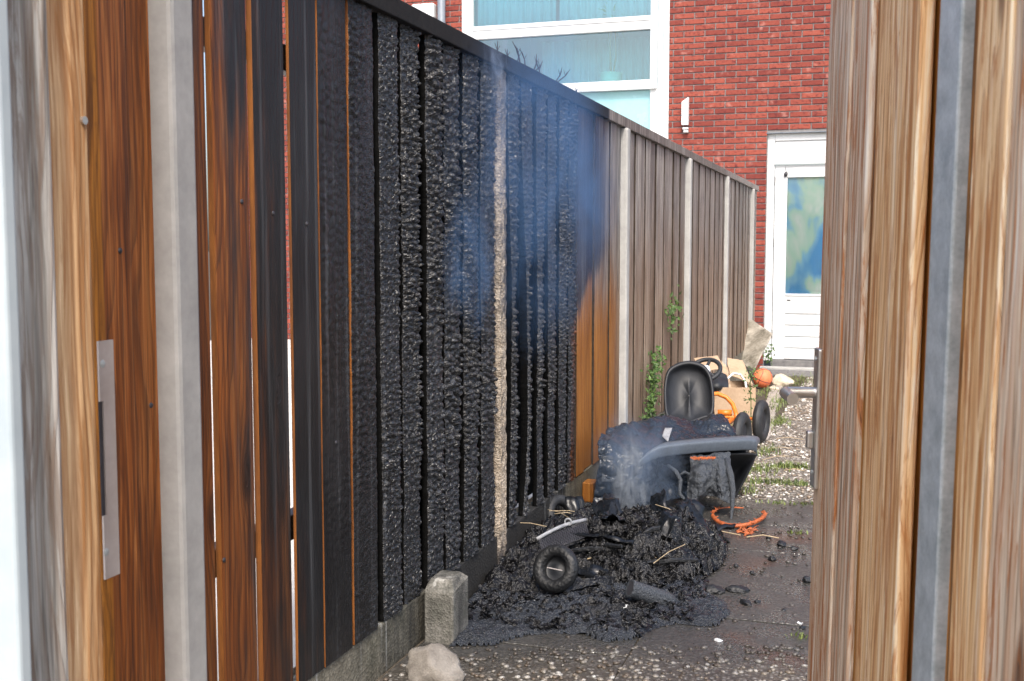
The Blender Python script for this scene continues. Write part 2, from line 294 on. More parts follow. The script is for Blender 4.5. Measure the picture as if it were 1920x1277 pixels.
# ------------------------------------------------------------------ mesh helpers
class MB:
    def __init__(s): s.v = []; s.f = []
    def add(s, vs, fs):
        o = len(s.v); s.v += [tuple(map(float, v)) for v in vs]; s.f += [tuple(i + o for i in f) for f in fs]
    def box(s, x0, x1, y0, y1, z0, z1):
        s.add([(x0, y0, z0), (x1, y0, z0), (x1, y1, z0), (x0, y1, z0), (x0, y0, z1), (x1, y0, z1), (x1, y1, z1), (x0, y1, z1)],
              [(0, 3, 2, 1), (4, 5, 6, 7), (0, 1, 5, 4), (1, 2, 6, 5), (2, 3, 7, 6), (3, 0, 4, 7)])
    def obox(s, o, ax, ay, az):                            # oriented box from a corner and three edge vectors
        o, ax, ay, az = map(np.asarray, (o, ax, ay, az))
        vs = [o, o + ax, o + ax + ay, o + ay, o + az, o + ax + az, o + ax + ay + az, o + ay + az]
        s.add(vs, [(0, 3, 2, 1), (4, 5, 6, 7), (0, 1, 5, 4), (1, 2, 6, 5), (2, 3, 7, 6), (3, 0, 4, 7)])
    def grid(s, P):                                        # P[i][j] -> quads
        P = np.asarray(P, float); h, w = P.shape[:2]; i, j = np.meshgrid(np.arange(h - 1), np.arange(w - 1), indexing='ij'); a = (i * w + j).ravel()
        s.add(P.reshape(-1, 3).tolist(), np.stack([a, a + 1, a + w + 1, a + w], 1).tolist())
    def tube(s, pts, r, seg=8, closed=False, cap=True):
        pts = [Vector(p) for p in pts]; N = len(pts); rs = r if hasattr(r, '__len__') else [r] * N; rings = []
        prev = None
        for i, p in enumerate(pts):
            a = pts[(i + 1) % N] if (closed or i < N - 1) else p; b = pts[i - 1] if (closed or i > 0) else p
            t = (a - b).normalized(); u = prev if prev is not None else (Vector((0, 0, 1)) if abs(t.z) < .9 else Vector((1, 0, 0)))
            u = (u - t * u.dot(t)).normalized(); prev = u; w = t.cross(u)
            rings.append([p + (u * math.cos(k * 2 * math.pi / seg) + w * math.sin(k * 2 * math.pi / seg)) * rs[i] for k in range(seg)])
        o = len(s.v)
        for rg in rings: s.v += [tuple(v) for v in rg]
        for i in range(N if closed else N - 1):
            i2 = (i + 1) % N
            for k in range(seg): s.f.append((o + i * seg + k, o + i * seg + (k + 1) % seg, o + i2 * seg + (k + 1) % seg, o + i2 * seg + k))
        if cap and not closed: s.f += [tuple(o + k for k in range(seg))[::-1], tuple(o + (N - 1) * seg + k for k in range(seg))]
    def lathe(s, prof, c, axis=(0, 0, 1), seg=28):         # prof: (radius, height)
        ax = Vector(axis).normalized(); u = (Vector((1, 0, 0)) if abs(ax.x) < .8 else Vector((0, 1, 0))); u = (u - ax * u.dot(ax)).normalized(); w = ax.cross(u); c = Vector(c); o = len(s.v)
        for r, h in prof:
            for k in range(seg): a = k * 2 * math.pi / seg; s.v.append(tuple(c + ax * h + (u * math.cos(a) + w * math.sin(a)) * r))
        for i in range(len(prof) - 1):
            for k in range(seg): s.f.append((o + i * seg + k, o + i * seg + (k + 1) % seg, o + (i + 1) * seg + (k + 1) % seg, o + (i + 1) * seg + k))
    def build(s, name, mat, parent=None, smooth=False, bevel=0, seg=2, org=None, solid=0, sub=0):
        if org is None:
            org = Vector((0, 0, 0))
            q = parent
            while q is not None: org = org + q.location; q = q.parent
        org = Vector(org); me = bpy.data.meshes.new(name)
        me.from_pydata([tuple(Vector(v) - org) for v in s.v], [], s.f); me.update()
        o = bpy.data.objects.new(name, me); COL.objects.link(o); me.materials.append(M[mat])
        if parent is not None: o.parent = parent
        if smooth: me.polygons.foreach_set('use_smooth', [True] * len(me.polygons))
        if bevel:
            b = o.modifiers.new('bevel', 'BEVEL'); b.width = bevel; b.segments = seg; b.limit_method = 'ANGLE'; b.angle_limit = .7
        if solid: k = o.modifiers.new('solid', 'SOLIDIFY'); k.thickness = solid; k.offset = 0
        if sub: k = o.modifiers.new('sub', 'SUBSURF'); k.levels = k.render_levels = sub
        return o
def thing(name, label, cat, loc=(0, 0, 0), group=None):
    o = bpy.data.objects.new(name, None); COL.objects.link(o); o.location = loc; o.empty_display_size = .1; return tag(o, label, cat, group)
def tag(o, label, cat, group=None):
    o['label'] = label; o['category'] = cat
    if group: o['group'] = group
    return o
def struct(o, kind='structure'): o['kind'] = kind; return o
def recenter(o, c):                                        # top-level single mesh: origin at its base
    c = Vector(c); o.data.transform(Matrix.Translation(-c)); o.location = c; return o
def fbm(x, y, z=0.0, o=4): return mnoise.fractal(Vector((x, y, z)), 1.0, 2.0, o)
def hashv(a, b, k):
    h = np.sin(a * 127.1 + b * 311.7 + k * 74.7) * 43758.5453; return h - np.floor(h)
def worley(u, v, seed=0.):                                 # F1, F2 of a jittered grid, vectorised
    iu, iv = np.floor(u), np.floor(v); d1 = np.full(u.shape, 9.); d2 = d1.copy(); hid = np.zeros(u.shape)
    for a in (-1, 0, 1):
        for b in (-1, 0, 1):
            cu, cv = iu + a, iv + b; px = cu + .1 + .8 * hashv(cu, cv, seed + 1); py = cv + .1 + .8 * hashv(cu, cv, seed + 2)
            d = np.hypot(u - px, v - py); m = d < d1; d2 = np.where(m, d1, np.minimum(d2, d)); hid = np.where(m, hashv(cu, cv, seed + 5), hid); d1 = np.where(m, d, d1)
    return d1, d2, hid
def vnoise(u, v, seed=0.):
    iu, iv = np.floor(u), np.floor(v); fu, fv = u - iu, v - iv; fu = fu * fu * (3 - 2 * fu); fv = fv * fv * (3 - 2 * fv)
    h = lambda a, b: hashv(iu + a, iv + b, seed); return (h(0, 0) * (1 - fu) + h(1, 0) * fu) * (1 - fv) + (h(0, 1) * (1 - fu) + h(1, 1) * fu) * fv
# ------------------------------------------------------------------ ground
g = MB(); ys = [-40, -5, 0, 5.2, 8, 10, 11.8, 14, 60, 400]
g.grid([[(x, y, gz(y) - .03) for x in (-400, -60, -1.3, .6, 60, 400)] for y in ys])
struct(g.build('ground', 'soil'))
gp = MB(); gp.box(-7.5, -1.42, -2, 11.9, -.02, .012); struct(gp.build('garden_paving', 'garden_tile'))
# path of exposed-aggregate tiles
bed = MB(); bed.grid([[(x, y, gz(y) - .007) for x in (-1.2, .45)] for y in (.3, 5.2, 11.0, 11.4)]); path = struct(bed.build('path', 'soil'))
TY = [4.9 + .4 * k for k in range(-11, 15)]
tile_rects = []
for i, y in enumerate(TY):
    for x0, x1 in ((-1.19, -.62), (-.615, -.02), (-.015, .44)):
        if y > 5.6 and x0 < -1.1: continue
        a = x0 + (.0 if y < 5.6 else .0); tile_rects.append((a, x1, y + .002, y + .397))
for (a, b, y0, y1) in tile_rects:
    t = MB(); z = gz((y0 + y1) / 2) + random.uniform(-.003, .003); t.box(a, b, y0, y1, z - .05, z)
    o = t.build('paving_tile', 'aggregate', path, bevel=.0015, seg=1)
# clinkers in front of the door
for r in range(6):
    for k in range(9):
        y0 = 11.28 + r * .105; x0 = -1.15 + k * .208 + (.1 if r % 2 else 0)
        if y0 > 11.86: continue
        t = MB(); z = gz(y0) + random.uniform(-.002, .003); t.box(x0, x0 + .2, y0, y0 + .098, z - .05, z); t.build('paver', 'clinker', path, bevel=.004, seg=1)
# kerb of grey clinkers along the planted strip
for k in range(16):
    y0 = 6.75 + k * .215; x0 = -.60 - .012 * k; t = MB(); z = gz(y0) + random.uniform(-.004, .006)
    t.box(x0 - .09, x0 + random.uniform(0, .01), y0, y0 + .2, z - .06, z + .004); t.build('edging_stone', 'stone', path, bevel=.008, seg=2)
# pebbles standing proud of the tiles (uncountable)
def pebbles(name, n, y0, y1, x0, x1, rmin, rmax, keep):
    V = []; F = []; A = []; bm = bmesh.new(); bmesh.ops.create_icosphere(bm, subdivisions=1, radius=1); bv = np.array([v.co[:] for v in bm.verts]); bf = np.array([[v.index for v in f.verts] for f in bm.faces]); bm.free()
    X = RNG.uniform(x0, x1, n); Y = RNG.uniform(y0, y1, n); ok = 0
    for x, y in zip(X, Y):
        if not keep(x, y): continue
        r = RNG.uniform(rmin, rmax); a = RNG.uniform(0, 6.28); s = np.array([r * RNG.uniform(.8, 1.5), r * RNG.uniform(.7, 1.1), r * .55])
        q = bv * s; q = np.stack([q[:, 0] * math.cos(a) - q[:, 1] * math.sin(a), q[:, 0] * math.sin(a) + q[:, 1] * math.cos(a), q[:, 2]], 1) + (x, y, gz(y) + r * .12)
        V.append(q); F.append(bf + ok * 12); A.append(np.full(12, RNG.uniform(0, 1))); ok += 1
    me = bpy.data.meshes.new(name); me.from_pydata(np.concatenate(V).tolist(), [], np.concatenate(F).tolist()); at = me.attributes.new('rnd', 'FLOAT', 'POINT'); at.data.foreach_set('value', np.concatenate(A)); me.polygons.foreach_set('use_smooth', [True] * len(me.polygons))
    o = bpy.data.objects.new(name, me); COL.objects.link(o); me.materials.append(M['pebble']); o.parent = path; struct(o, 'stuff')
pebbles('pebbles', 15000, 1.9, 7.6, -1.18, .42, .0045, .0095, lambda x, y: RNG.random() < (.95 if y > 4.95 else (.9 if y - .35 * x < 3.2 else .10)))
pebbles('pebbles', 5000, 7.6, 11.2, -.62, .42, .006, .011, lambda x, y: True)
# ------------------------------------------------------------------ the burnt fence
fence = thing('board_fence', 'long wooden board fence with concrete posts, blackened by fire in its middle', 'fence', (-1.2, 1.5, 0))
ZB, ZT, FX = .127, 1.70, -1.2
def charlevel(y): return float(np.clip((y - 2.25) / .55, 0, 1) * np.clip((4.62 - y) / .16, 0, 1))
def plank(y0, y1, mat, xf=FX, t=.017, z0=ZB, z1=ZT, bow=0.0, narrow=0.0, lap=.0, side='gap_shade'):
    ym = (y0 + y1) / 2; c = charlevel(ym); mb = MB()
    if c < .03:
        mb.add([(xf - lap - t, y0, z0), (xf - lap, y0, z0), (xf, y1, z0), (xf - t, y1, z0), (xf - lap - t, y0, z1), (xf - lap, y0, z1), (xf, y1, z1), (xf - t, y1, z1)], [(0, 1, 2, 3), (7, 6, 5, 4), (0, 4, 5, 1), (1, 5, 6, 2), (2, 6, 7, 3), (3, 7, 4, 0)])
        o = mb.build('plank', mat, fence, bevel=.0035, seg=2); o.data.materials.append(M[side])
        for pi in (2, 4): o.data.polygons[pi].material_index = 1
    else:
        ny = max(int((y1 - y0) / .0042), 8); nz = int((z1 - z0) / .0046); sd = ym * 13.7
        u = np.linspace(0, 1, ny); z = np.linspace(z0, z1, nz); U, Z = np.meshgrid(u, z)
        wl = (vnoise(z * 7, z * 0 + sd, 1.) - .5) * .012 * c + narrow * vnoise(z * 2.2, z * 0 + sd, 2.) * np.clip((1.5 - z) / .5, 0, 1)
        wr = (vnoise(z * 7, z * 0 + sd, 3.) - .5) * .012 * c + narrow * vnoise(z * 2.2, z * 0 + sd, 4.) * np.clip((1.5 - z) / .5, 0, 1)
        YL = y0 + np.abs(wl) if narrow else y0 + wl; YR = y1 - wr
        Yg = YL[:, None] + U * (YR - YL)[:, None] + bow * np.sin((Z - z0) / (z1 - z0) * math.pi)
        k = np.clip((Z - .05) / .5, .55, 1) * np.clip(c, 0, 1)
        wx = (vnoise(Yg * 40, Z * 30, sd) - .5) * .7; wz = (vnoise(Yg * 30 + 9, Z * 26, sd + 3) - .5) * .9
        cs = .78 + .5 * hashv(np.float64(sd), 1., 3.); f1, f2, hid = worley(Yg / (.024 * cs) + wx + sd, Z / (.0165 * cs) + wz, sd); g1, g2, h2 = worley(Yg / .009 + sd, Z / .007, sd + 7)
        blob = np.clip(1 - f1 * 1.25, 0, 1) ** .7; crack = np.clip((f2 - f1) * 3.2, 0, 1)
        amp = (.35 + 1.0 * vnoise(Yg * 9, Z * 5, sd + 11)) * k
        h = amp * (crack * (.007 + .011 * hid) * (.45 + blob) - .002) + (vnoise(Yg * 90, Z * 60, sd) - .5) * .0012
        e = (1 - U) * (y1 - y0); el = U * (y1 - y0); h = h * np.clip(e / .012, 0, 1) * np.clip(el / .006, .25, 1) - .011 * np.clip(1 - e / .012, 0, 1) ** 2
        if c < .5: h *= .6
        X = xf + h - lap * 1.5 * (1 - U); P = np.stack([X, Yg, Z], -1); mb.grid(P)
        a = len(mb.v); Bk = np.stack([np.full((nz, 2), xf - t - lap * 1.5), np.stack([YL, YR], 1), np.stack([z, z], 1)], -1)
        mb.v += [tuple(q) for q in Bk.reshape(-1, 3).tolist()]
        for i in range(nz - 1):
            b0 = a + 2 * i
            mb.f += [(b0, b0 + 2, b0 + 3, b0 + 1), (i * ny, (i + 1) * ny, b0 + 2, b0), (i * ny + ny - 1, b0 + 1, b0 + 3, (i + 1) * ny + ny - 1)]
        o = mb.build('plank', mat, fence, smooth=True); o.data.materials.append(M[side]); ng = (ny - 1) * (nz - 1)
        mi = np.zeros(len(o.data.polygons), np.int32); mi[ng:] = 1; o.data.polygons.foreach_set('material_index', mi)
    return o
Yp = lambda p, y=600: onX(p, y)[1]
def gapafter(yend, see):                                   # left edge of next board that leaves `see` metres of daylight in this view
    return yend + see
near = [(1.36, Yp(250), 0), (Yp(257), Yp(303) + .02, -.012), (Yp(366), Yp(398), -.004), (Yp(402) + .008, Yp(472), 0), (Yp(485) - .006, Yp(540), 0),
        (Yp(548) + .004, Yp(600), 0), (Yp(601.6), Yp(657), 0), (Yp(658.2), Yp(706), 0)]
for y0, y1, dx in near: o = plank(y0, y1, 'stained_wood', FX + dx, side='side_wood' if y0 > 1.8 else 'gap_shade', t=.009 if y0 > 2.1 else .015)
sev = [(712, 754, 0, 0, 0), (757, 794, -.006, 0, 0), (799, 833, 0, 0, 0), (834, 866, -.003, 0, 0), (868, 899, 0, 0, 0), (902, 931, -.003, .004, 0)]
for a, b, dx, nr, bw in sev: plank(Yp(a) + .016, Yp(b) - .012, 'stained_wood', FX + dx, narrow=nr, lap=.004, side='soot_gap_shade')
for y0, y1, nr, bw, dx in ((3.63, 3.755, .05, .012, 0), (3.79, 3.925, .075, .035, -.004), (3.97, 4.10, .045, -.012, 0), (4.13, 4.25, .02, 0, -.003), (4.28, 4.40, .012, 0, 0), (4.43, 4.545, .004, 0, -.002)):
    o = plank(y0 + .014, y1 - .006, 'stained_wood', FX + dx, narrow=nr, bow=bw, lap=.004, side='soot_gap_shade'); o['label'] = 'deeply charred plank with scaly black surface'
for px, py in ((453, 378), (512, 400), (420, 1050), (575, 420), (283, 760), (225, 470), (630, 830)):   # nail heads
    mb = MB(); mb.lathe([(0, .0025), (.004, .002), (.0052, 0)], onX(px, py, FX + .0004), (1, 0, 0), 12); mb.build('nail', 'dark_trim', fence, smooth=True)
# boards of the back layer behind the burnt gaps
for y0, y1 in ((2.53, 2.64), (2.69, 2.80), (2.84, 2.96), (2.99, 3.10), (3.13, 3.25), (3.30, 3.42), (3.46, 3.53), (3.66, 3.80), (3.93, 4.02), (4.07, 4.16), (4.22, 4.31), (4.37, 4.46), (4.52, 4.60)):
    mb = MB(); mb.box(FX - .075, FX - .060, y0, y1, ZB + .02, ZT - .03); mb.build('back_plank', 'soot_gap_shade', fence, bevel=.003)
y = 4.565
posts = [1.72, 3.57, 5.44, 7.38, 9.32, 11.30]
k = 0
while y < 11.80:
    w = random.choice((.118, .135, .142, .10))
    y1 = min(y + w, 11.84); dx = (-.006 if k % 2 else 0) + random.uniform(-.002, .002)
    plank(y, y1, 'weathered_wood', FX + dx, z1=ZT + random.uniform(-.003, .003)); y = y1 + random.choice((.006, .009, .015)); k += 1
for z in (.42, 1.5):                                  # rails on the garden side
    for a, b in ((1.3, 3.5), (3.64, 5.38), (5.5, 11.8)): mb = MB(); mb.box(FX - .125, FX - .085, a, b, z, z + .06); mb.build('rail', 'weathered_wood', fence, bevel=.003)
for a, b in ((1.3, 1.99), (2.0, 3.57), (3.575, 5.06), (5.062, 7.38), (7.385, 9.32), (9.325, 11.84)):
    mb = MB(); mb.box(FX - .045, FX + .016, a, b, 1.688, 1.738); mb.build('cap_board', 'stained_wood' if b < 2 else ('cap_char' if b < 5.1 else 'weathered_wood'), fence, bevel=.003)
    mb = MB(); mb.box(FX - .05, FX - .004, a, b, -.25, ZB - .002); mb.build('base_slab', 'slab_concrete', fence, bevel=.004)
for i, py in enumerate(posts):
    mb = MB(); top = 1.686 if i else 1.9
    if i == 1:                                             # the spalled post in the fire: ragged front
        nz, nyy = 150, 12; Pg = []
        for a in range(nz):
            z = -.05 + a / (nz - 1) * (top + .05); l = .012 * abs(fbm(z * 4, 3.3)) + .008 * fbm(z * 19, 1.); r = .006 * fbm(z * 11, 7.)
            Pg.append([(FX + .006 + .006 * fbm(z * 30, b * 1.3, 2.) - (.012 if b in (0, nyy - 1) else 0) - (.05 if b in (-1, ) else 0), 3.528 + l + (3.606 + r - 3.528 - l) * b / (nyy - 1), z) for b in range(nyy)])
        Pg = np.array(Pg); lf = Pg[:, :1].copy(); lf[..., 0] = FX - .06; rg = Pg[:, -1:].copy(); rg[..., 0] = FX - .06
        mb.grid(np.concatenate([lf, Pg, rg], 1)); o = mb.build('concrete_post', 'spalled', fence, smooth=False); o['label'] = 'concrete post with burst, flaking face'
    else:
        w = .062 if i else .07; y0 = py - w / 2; pr = .034 if i == 0 else .03
        mb.box(FX - .05, FX + pr, y0, y0 + w, -.1, top); mb.build('concrete_post', 'pale_concrete', fence, bevel=.009, seg=2)
# ------------------------------------------------------------------ gate jamb (left foreground)
jamb = thing('gate_jamb', 'weathered gate jamb of grey and tan timbers carrying a steel strike plate', 'gate post', (-1.0, 1.2, 0))
def pxbox(pl, pc, pr, Y0, name, mat, z1=2.3, bevel=.006):
    x0, x1 = onY(pl, 600, Y0)[0], onY(pc, 600, Y0)[0]; Y1 = onX(pr, 600, x1)[1]
    mb = MB(); mb.box(x0, x1, Y0, Y1, -.05, z1); return mb.build(name, mat, jamb, bevel=bevel, seg=3), x0, x1, Y1
pxbox(-150, 12, 40, 1.02, 'white_post', 'pale_plaster')
o, a, b, c = pxbox(20, 92, 113, 1.12, 'post', 'jamb_grey', bevel=.012)
o, a, b, c = pxbox(80, 146, 176, 1.20, 'stop_batten', 'jamb_tan', bevel=.004); xs = b
o, a, b2, c2 = pxbox(120, 178, 199, 1.285, 'inner_batten', 'gate_brown', bevel=.003)
mb = MB(); mb.lathe([(0, .004), (.0055, .004), (.0055, 0)], onX(155, 226, xs + .0002), (1, 0, 0), 12); mb.build('screw', 'brushed_steel', jamb)
# strike plate with slot: four bars round the opening
sx = b2 + .001; A, B = onX(181, 640, sx), onX(213, 1079, sx); y0 = A[1]; y1 = onX(209, 640, sx)[1]; zt, zb = A[2], B[2]
st = MB(); zs1, zs0 = onX(190, 752, sx)[2], onX(190, 968, sx)[2]; sw = y0 + (y1 - y0) * .22
st.box(sx, sx + .003, sw, y1, zb, zt); st.box(sx, sx + .003, y0, sw - .0001, zs1, zt); st.box(sx, sx + .003, y0, sw - .0001, zb, zs0)
sp = st.build('strike_plate', 'strike_steel', jamb)
dk = MB(); dk.box(sx - .0005, sx + .0006, y0, sw, zs0, zs1); dk.build('latch_slot', 'dark_trim', sp)
for py in (682, 1035): mb = MB(); mb.lathe([(0, .0045), (.004, .004), (.0055, .0032)], onX(189 + (py - 682) * .02, py, sx), (1, 0, 0), 14); mb.build('screw', 'galvanised', sp)
# ------------------------------------------------------------------ open gate (right foreground)
Pf = atD(1548, 600, 2.12); GD = np.array([.235, -.972, 0.]); GN = np.array([-.972, -.235, 0.])
gate = thing('garden_gate', 'open garden gate of weathered boards with lever handle and galvanised frame tube', 'gate', (float(Pf[0] + GD[0] * 1.05), float(Pf[1] + GD[1] * 1.05), 0))
gate.rotation_euler = (0, .012, 0)
gl = np.array(gate.location) + [0.012 * .97, 0, 0]; gate.location = gate.location - Vector((0.012 * .97, 0, 0))
def sg(px, off=0.0, y=600):                                # distance along the gate from its free edge, on the plane `off` in front of the boards
    d = ray(px, y); P0 = Pf + GN * off; t = ((P0 - EYE) @ GN) / (d @ GN); return float((EYE + d * t - P0) @ GD), float((EYE + d * t)[2])
def gbox(s0, s1, o0, o1, z0, z1, name, mat, bevel=.003, seg=2, parent=None):
    mb = MB(); c = Pf + GD * s0 + GN * o0; c = np.array([c[0], c[1], z0]); mb.obox(c, GD * (s1 - s0), GN * (o1 - o0), [0, 0, z1 - z0])
    me = mb.build(name, mat, None, bevel=bevel, seg=seg, org=gl); me.location = (0, 0, 0); me.parent = parent or gate; return me
B = [(1548, 1590, 'gate_grey', 0), (1592, 1626, 'gate_grey', -.001), (1630, 1642, 'gate_brown', -.006), (1644, 1722, 'gate_tan', .002)]
for a, b, m, off in B: gbox(sg(a)[0], sg(b)[0], -.020 + off, off, .04, 2.2, 'board', m, .006, 3)
gbox(sg(1826)[0], sg(1890)[0], -.020, .0, .04, 2.2, 'board', 'gate_tan', .005, 3)
gbox(sg(1893)[0], sg(1990)[0], -.020, -.002, .04, 2.2, 'board', 'gate_grey', .005, 3)
gbox(.004, sg(1990)[0], -.052, -.0225, .05, 2.19, 'backing_frame', 'gate_brown')
gbox(sg(1757, -.008)[0], sg(1798, -.008)[0], -.030, -.006, .03, 2.21, 'frame_tube', 'galvanised', .004, 3)
# lever set
bs, bz1 = sg(1540, .0, 650); bz0 = sg(1536, 0, 906)[1]; hz = sg(1537, .01, 737)[1]; cz = sg(1530, .01, 820)[1]
s0 = .012; pl = gbox(s0, s0 + .042, 0, .010, bz0, bz1, 'back_plate', 'brushed_steel', .004, 3)
hp = lambda s, o, z: (Pf + GD * s + GN * o)[:2].tolist() + [z]
mb = MB(); mb.tube([hp(s0 + .021, .008, hz), hp(s0 + .021, .058, hz), hp(s0 + .024, .064, hz), hp(s0 + .032, .067, hz), hp(s0 + .12, .067, hz)], .0105, 18)
o = mb.build('lever', 'brushed_steel', None, smooth=True, org=gl); o.parent = gate
o.modifiers.new('es', 'EDGE_SPLIT').split_angle = .9
gbox(s0 + .012, s0 + .030, .010, .023, cz - .017, cz + .017, 'lock_cylinder', 'brushed_steel', .004, 3)
for zz in (bz1 - .02, bz0 + .03):
    mb = MB(); mb.lathe([(0, .0015), (.004, .0012), (.004, 0)], hp(s0 + .021, .010, zz), tuple(GN), 12); o = mb.build('screw', 'galvanised', None, org=gl); o.parent = gate
# ------------------------------------------------------------------ brick house
FY = 12.0
house = thing('brick_house', 'red brick house with white back door and tall white framed window', 'house', (-2.0, FY, -.2))
WX0, WX1, WZ0, WZ1 = -4.50, -2.16, .2, 5.2                  # window element opening
DX0, DX1, DZ0, DZ1 = -1.125, -.13, -.14, 2.29               # door opening
mb = MB()
for a, b, c, d in ((-7.5, WX0, -.3, 5.6), (WX0, WX1, -.3, WZ0), (WX0, WX1, WZ1, 5.6), (WX1, DX0, -.3, 5.6), (DX0, DX1, DZ1, 5.6), (DX1, 3.5, -.3, 5.6)):
    mb.box(a, b, FY + .006, FY + .12, c, d)
wall = mb.build('wall', 'mortar', house)
CH, BL = .0625, .22
cells = []
for r in range(int(5.9 / CH)):
    z = -.3 + r * CH; off = (r % 2) * BL / 2
    for k in range(-1, 52):
        x0 = -7.5 + k * BL + off; x1 = x0 + BL - .011
        segs = [(x0, x1)]
        for ox0, ox1, oz0, oz1 in ((WX0, WX1, WZ0, WZ1), (DX0, DX1, DZ0, DZ1)):
            if oz0 - .03 < z + .025 < oz1: segs = [q for s in segs for q in ((s[0], min(s[1], ox0 - .003)), (max(s[0], ox1 + .003), s[1])) if q[1] - q[0] > .025]
        for a, b in segs:
            a, b = max(a, -7.5), min(b, 3.5)
            if b - a > .025 and z + .05 < 5.6: cells.append((a, b, z))
def vis(c):
    x, y = topx(((c[0] + c[1]) / 2, FY, c[2] + .025)); topy = 10 + .5145 * (x - 760)
    return 760 < x < 1575 and -6 < y < 1277 and (y < topy + 8 or x > 1412) and not (y > 600 and x > 1420)
seen = [c for c in cells if vis(c)]; seen.sort(key=lambda c: -topx(((c[0] + c[1]) / 2, FY, c[2]))[0]); ind = seen[:298]; inds = set(ind)
bmesh_cache = {}
for c in ind:
    w = round(c[1] - c[0], 3)
    if w not in bmesh_cache:
        q = MB(); q.box(0, w, -.004, .008, 0, CH - .0115); o = q.build('brick', 'brick', wall, org=(0, 0, 0)); bmesh_cache[w] = o.data
        bm = bmesh.new(); bm.from_mesh(o.data); bmesh.ops.bevel(bm, geom=bm.edges, offset=.003, segments=1, affect='EDGES'); bm.to_mesh(o.data); bm.free()
    else:
        o = bpy.data.objects.new('brick', bmesh_cache[w]); COL.objects.link(o); o.parent = wall
    o.location = Vector((c[0], FY + random.uniform(-.0015, .0015), c[2])) - house.location
q = MB(); A = []
for c in cells:
    if c in inds: continue
    q.box(c[0], c[1], FY - .004, FY + .008, c[2], c[2] + CH - .0115); A += [random.random()] * 8
o = q.build('bricks', 'brick', wall); struct(o, 'stuff'); at = o.data.attributes.new('rnd', 'FLOAT', 'POINT'); at.data.foreach_set('value', A)
# soldier-free lintel: steel angle
mb = MB(); mb.box(DX0 - .01, DX1 + .05, FY - .006, FY + .1, DZ1 - .001, DZ1 + .006); mb.build('lintel', 'pipe_grey', house)
def hb(name, mat, x0, x1, y0, y1, z0, z1, parent=house, bevel=.004):
    q = MB(); q.box(x0, x1, FY + y0, FY + y1, z0, z1); return q.build(name, mat, parent, bevel=bevel)
# door
fr = hb('door_frame', 'painted_white', DX0, DX0 + .075, .045, .13, DZ0 + .06, DZ1)
hb('door_frame', 'painted_white', DX1 - .075, DX1, .045, .13, DZ0 + .06, DZ1); hb('door_frame', 'painted_white', DX0 + .076, DX1 - .076, .045, .13, DZ1 - .075, DZ1)
hb('transom_panel', 'painted_white', DX0 + .077, DX1 - .077, .060, .12, 1.985, DZ1 - .077)
hb('drip_rail', 'painted_white', DX0 + .07, DX1 - .07, .03, .06, 1.972, 1.984, bevel=.002)
for k in range(5): q = MB(); q.lathe([(0, .002), (.004, .002), (.004, 0)], (DX0 + .13 + k * .17, FY + .06, 2.01), (0, -1, 0), 10); q.build('screw', 'galvanised', house)
LX0, LX1, LZ0, LZ1 = DX0 + .082, DX1 - .082, -.065, 1.965; PX0, PX1, PZ0, PZ1 = LX0 + .125, LX1 - .105, .62, 1.845
q = MB()
for a, b, c, d in ((LX0, PX0, LZ0, LZ1), (PX1, LX1, LZ0, LZ1), (PX0, PX1, PZ1, LZ1)): q.box(a, b, FY + .062, FY + .105, c, d)
zz = [LZ0, .055, .175, .295, .415, PZ0]
for i in range(5):
    q.box(PX0 + .0, PX1, FY + .062 + (0 if i in (0, 4) else .002), FY + .105, zz[i] + .007, zz[i + 1] - .007)
q.box(PX0, PX1, FY + .078, FY + .10, LZ0, PZ0)
leaf = q.build('door', 'painted_white', house, bevel=.003)
q = MB(); q.box(PX0 - .002, PX1 + .002, FY + .080, FY + .084, PZ0 - .002, PZ1 + .002); q.build('pane', 'door_glass', leaf)
for a, b, c, d in ((PX0, PX1, PZ0 - .014, PZ0 + .008), (PX0, PX1, PZ1 - .008, PZ1 + .012)): q = MB(); q.box(a, b, FY + .054, FY + .08, c, d); q.build('glazing_bead', 'painted_white', leaf, bevel=.003)
for z in (1.80, 1.16, .2): q = MB(); q.tube([(LX0 - .004, FY + .055, z - .045), (LX0 - .004, FY + .055, z + .045)], .006, 10); q.build('hinge', 'dark_trim', leaf)
q = MB(); q.box(PX0 + .02, PX0 + .055, FY + .056, FY + .062, .555, .565); q.build('vent_slot', 'dark_trim', leaf)
q = MB(); q.box(LX0 - .01, LX1 + .01, FY + .02, FY + .1, -.15, -.068); q.build('threshold', 'clinker', house, bevel=.006)
q = MB(); q.box(DX0 - .03, DX1 + .03, FY - .10, FY + .02, -.24, -.135); q.build('door_step', 'pale_concrete', house, bevel=.008)
q = MB(); dx = PX0 - .02; q.tube([(dx, FY + .05, 1.955), (dx + .002, FY + .05, 1.90)], .0015, 6); q.lathe([(0, .03), (.016, .012), (.020, -.004), (.012, -.026), (0, -.034)], (dx + .004, FY + .048, 1.872), (.25, 0, 1), 12)
tag(q.build('door_ornament', 'dark_trim', smooth=True), 'small black ornament hanging at the top corner of the white door', 'ornament')
# printed cloth behind the door pane
q = MB(); q.grid([[(PX0 - .03 + u * (PX1 - PX0 + .06), FY + .108 + .008 * math.sin(u * 9 + 2.2 * math.sin(v * 3.3)) + .005 * math.sin(v * 11 + u * 7), PZ0 - .06 + v * (PZ1 - PZ0 + .12)) for u in np.linspace(0, 1, 40)] for v in np.linspace(0, 1, 60)])
tag(q.build('door_curtain', 'map_cloth', smooth=True, solid=.002), 'blue green and white cloth hung behind the door glass', 'curtain')
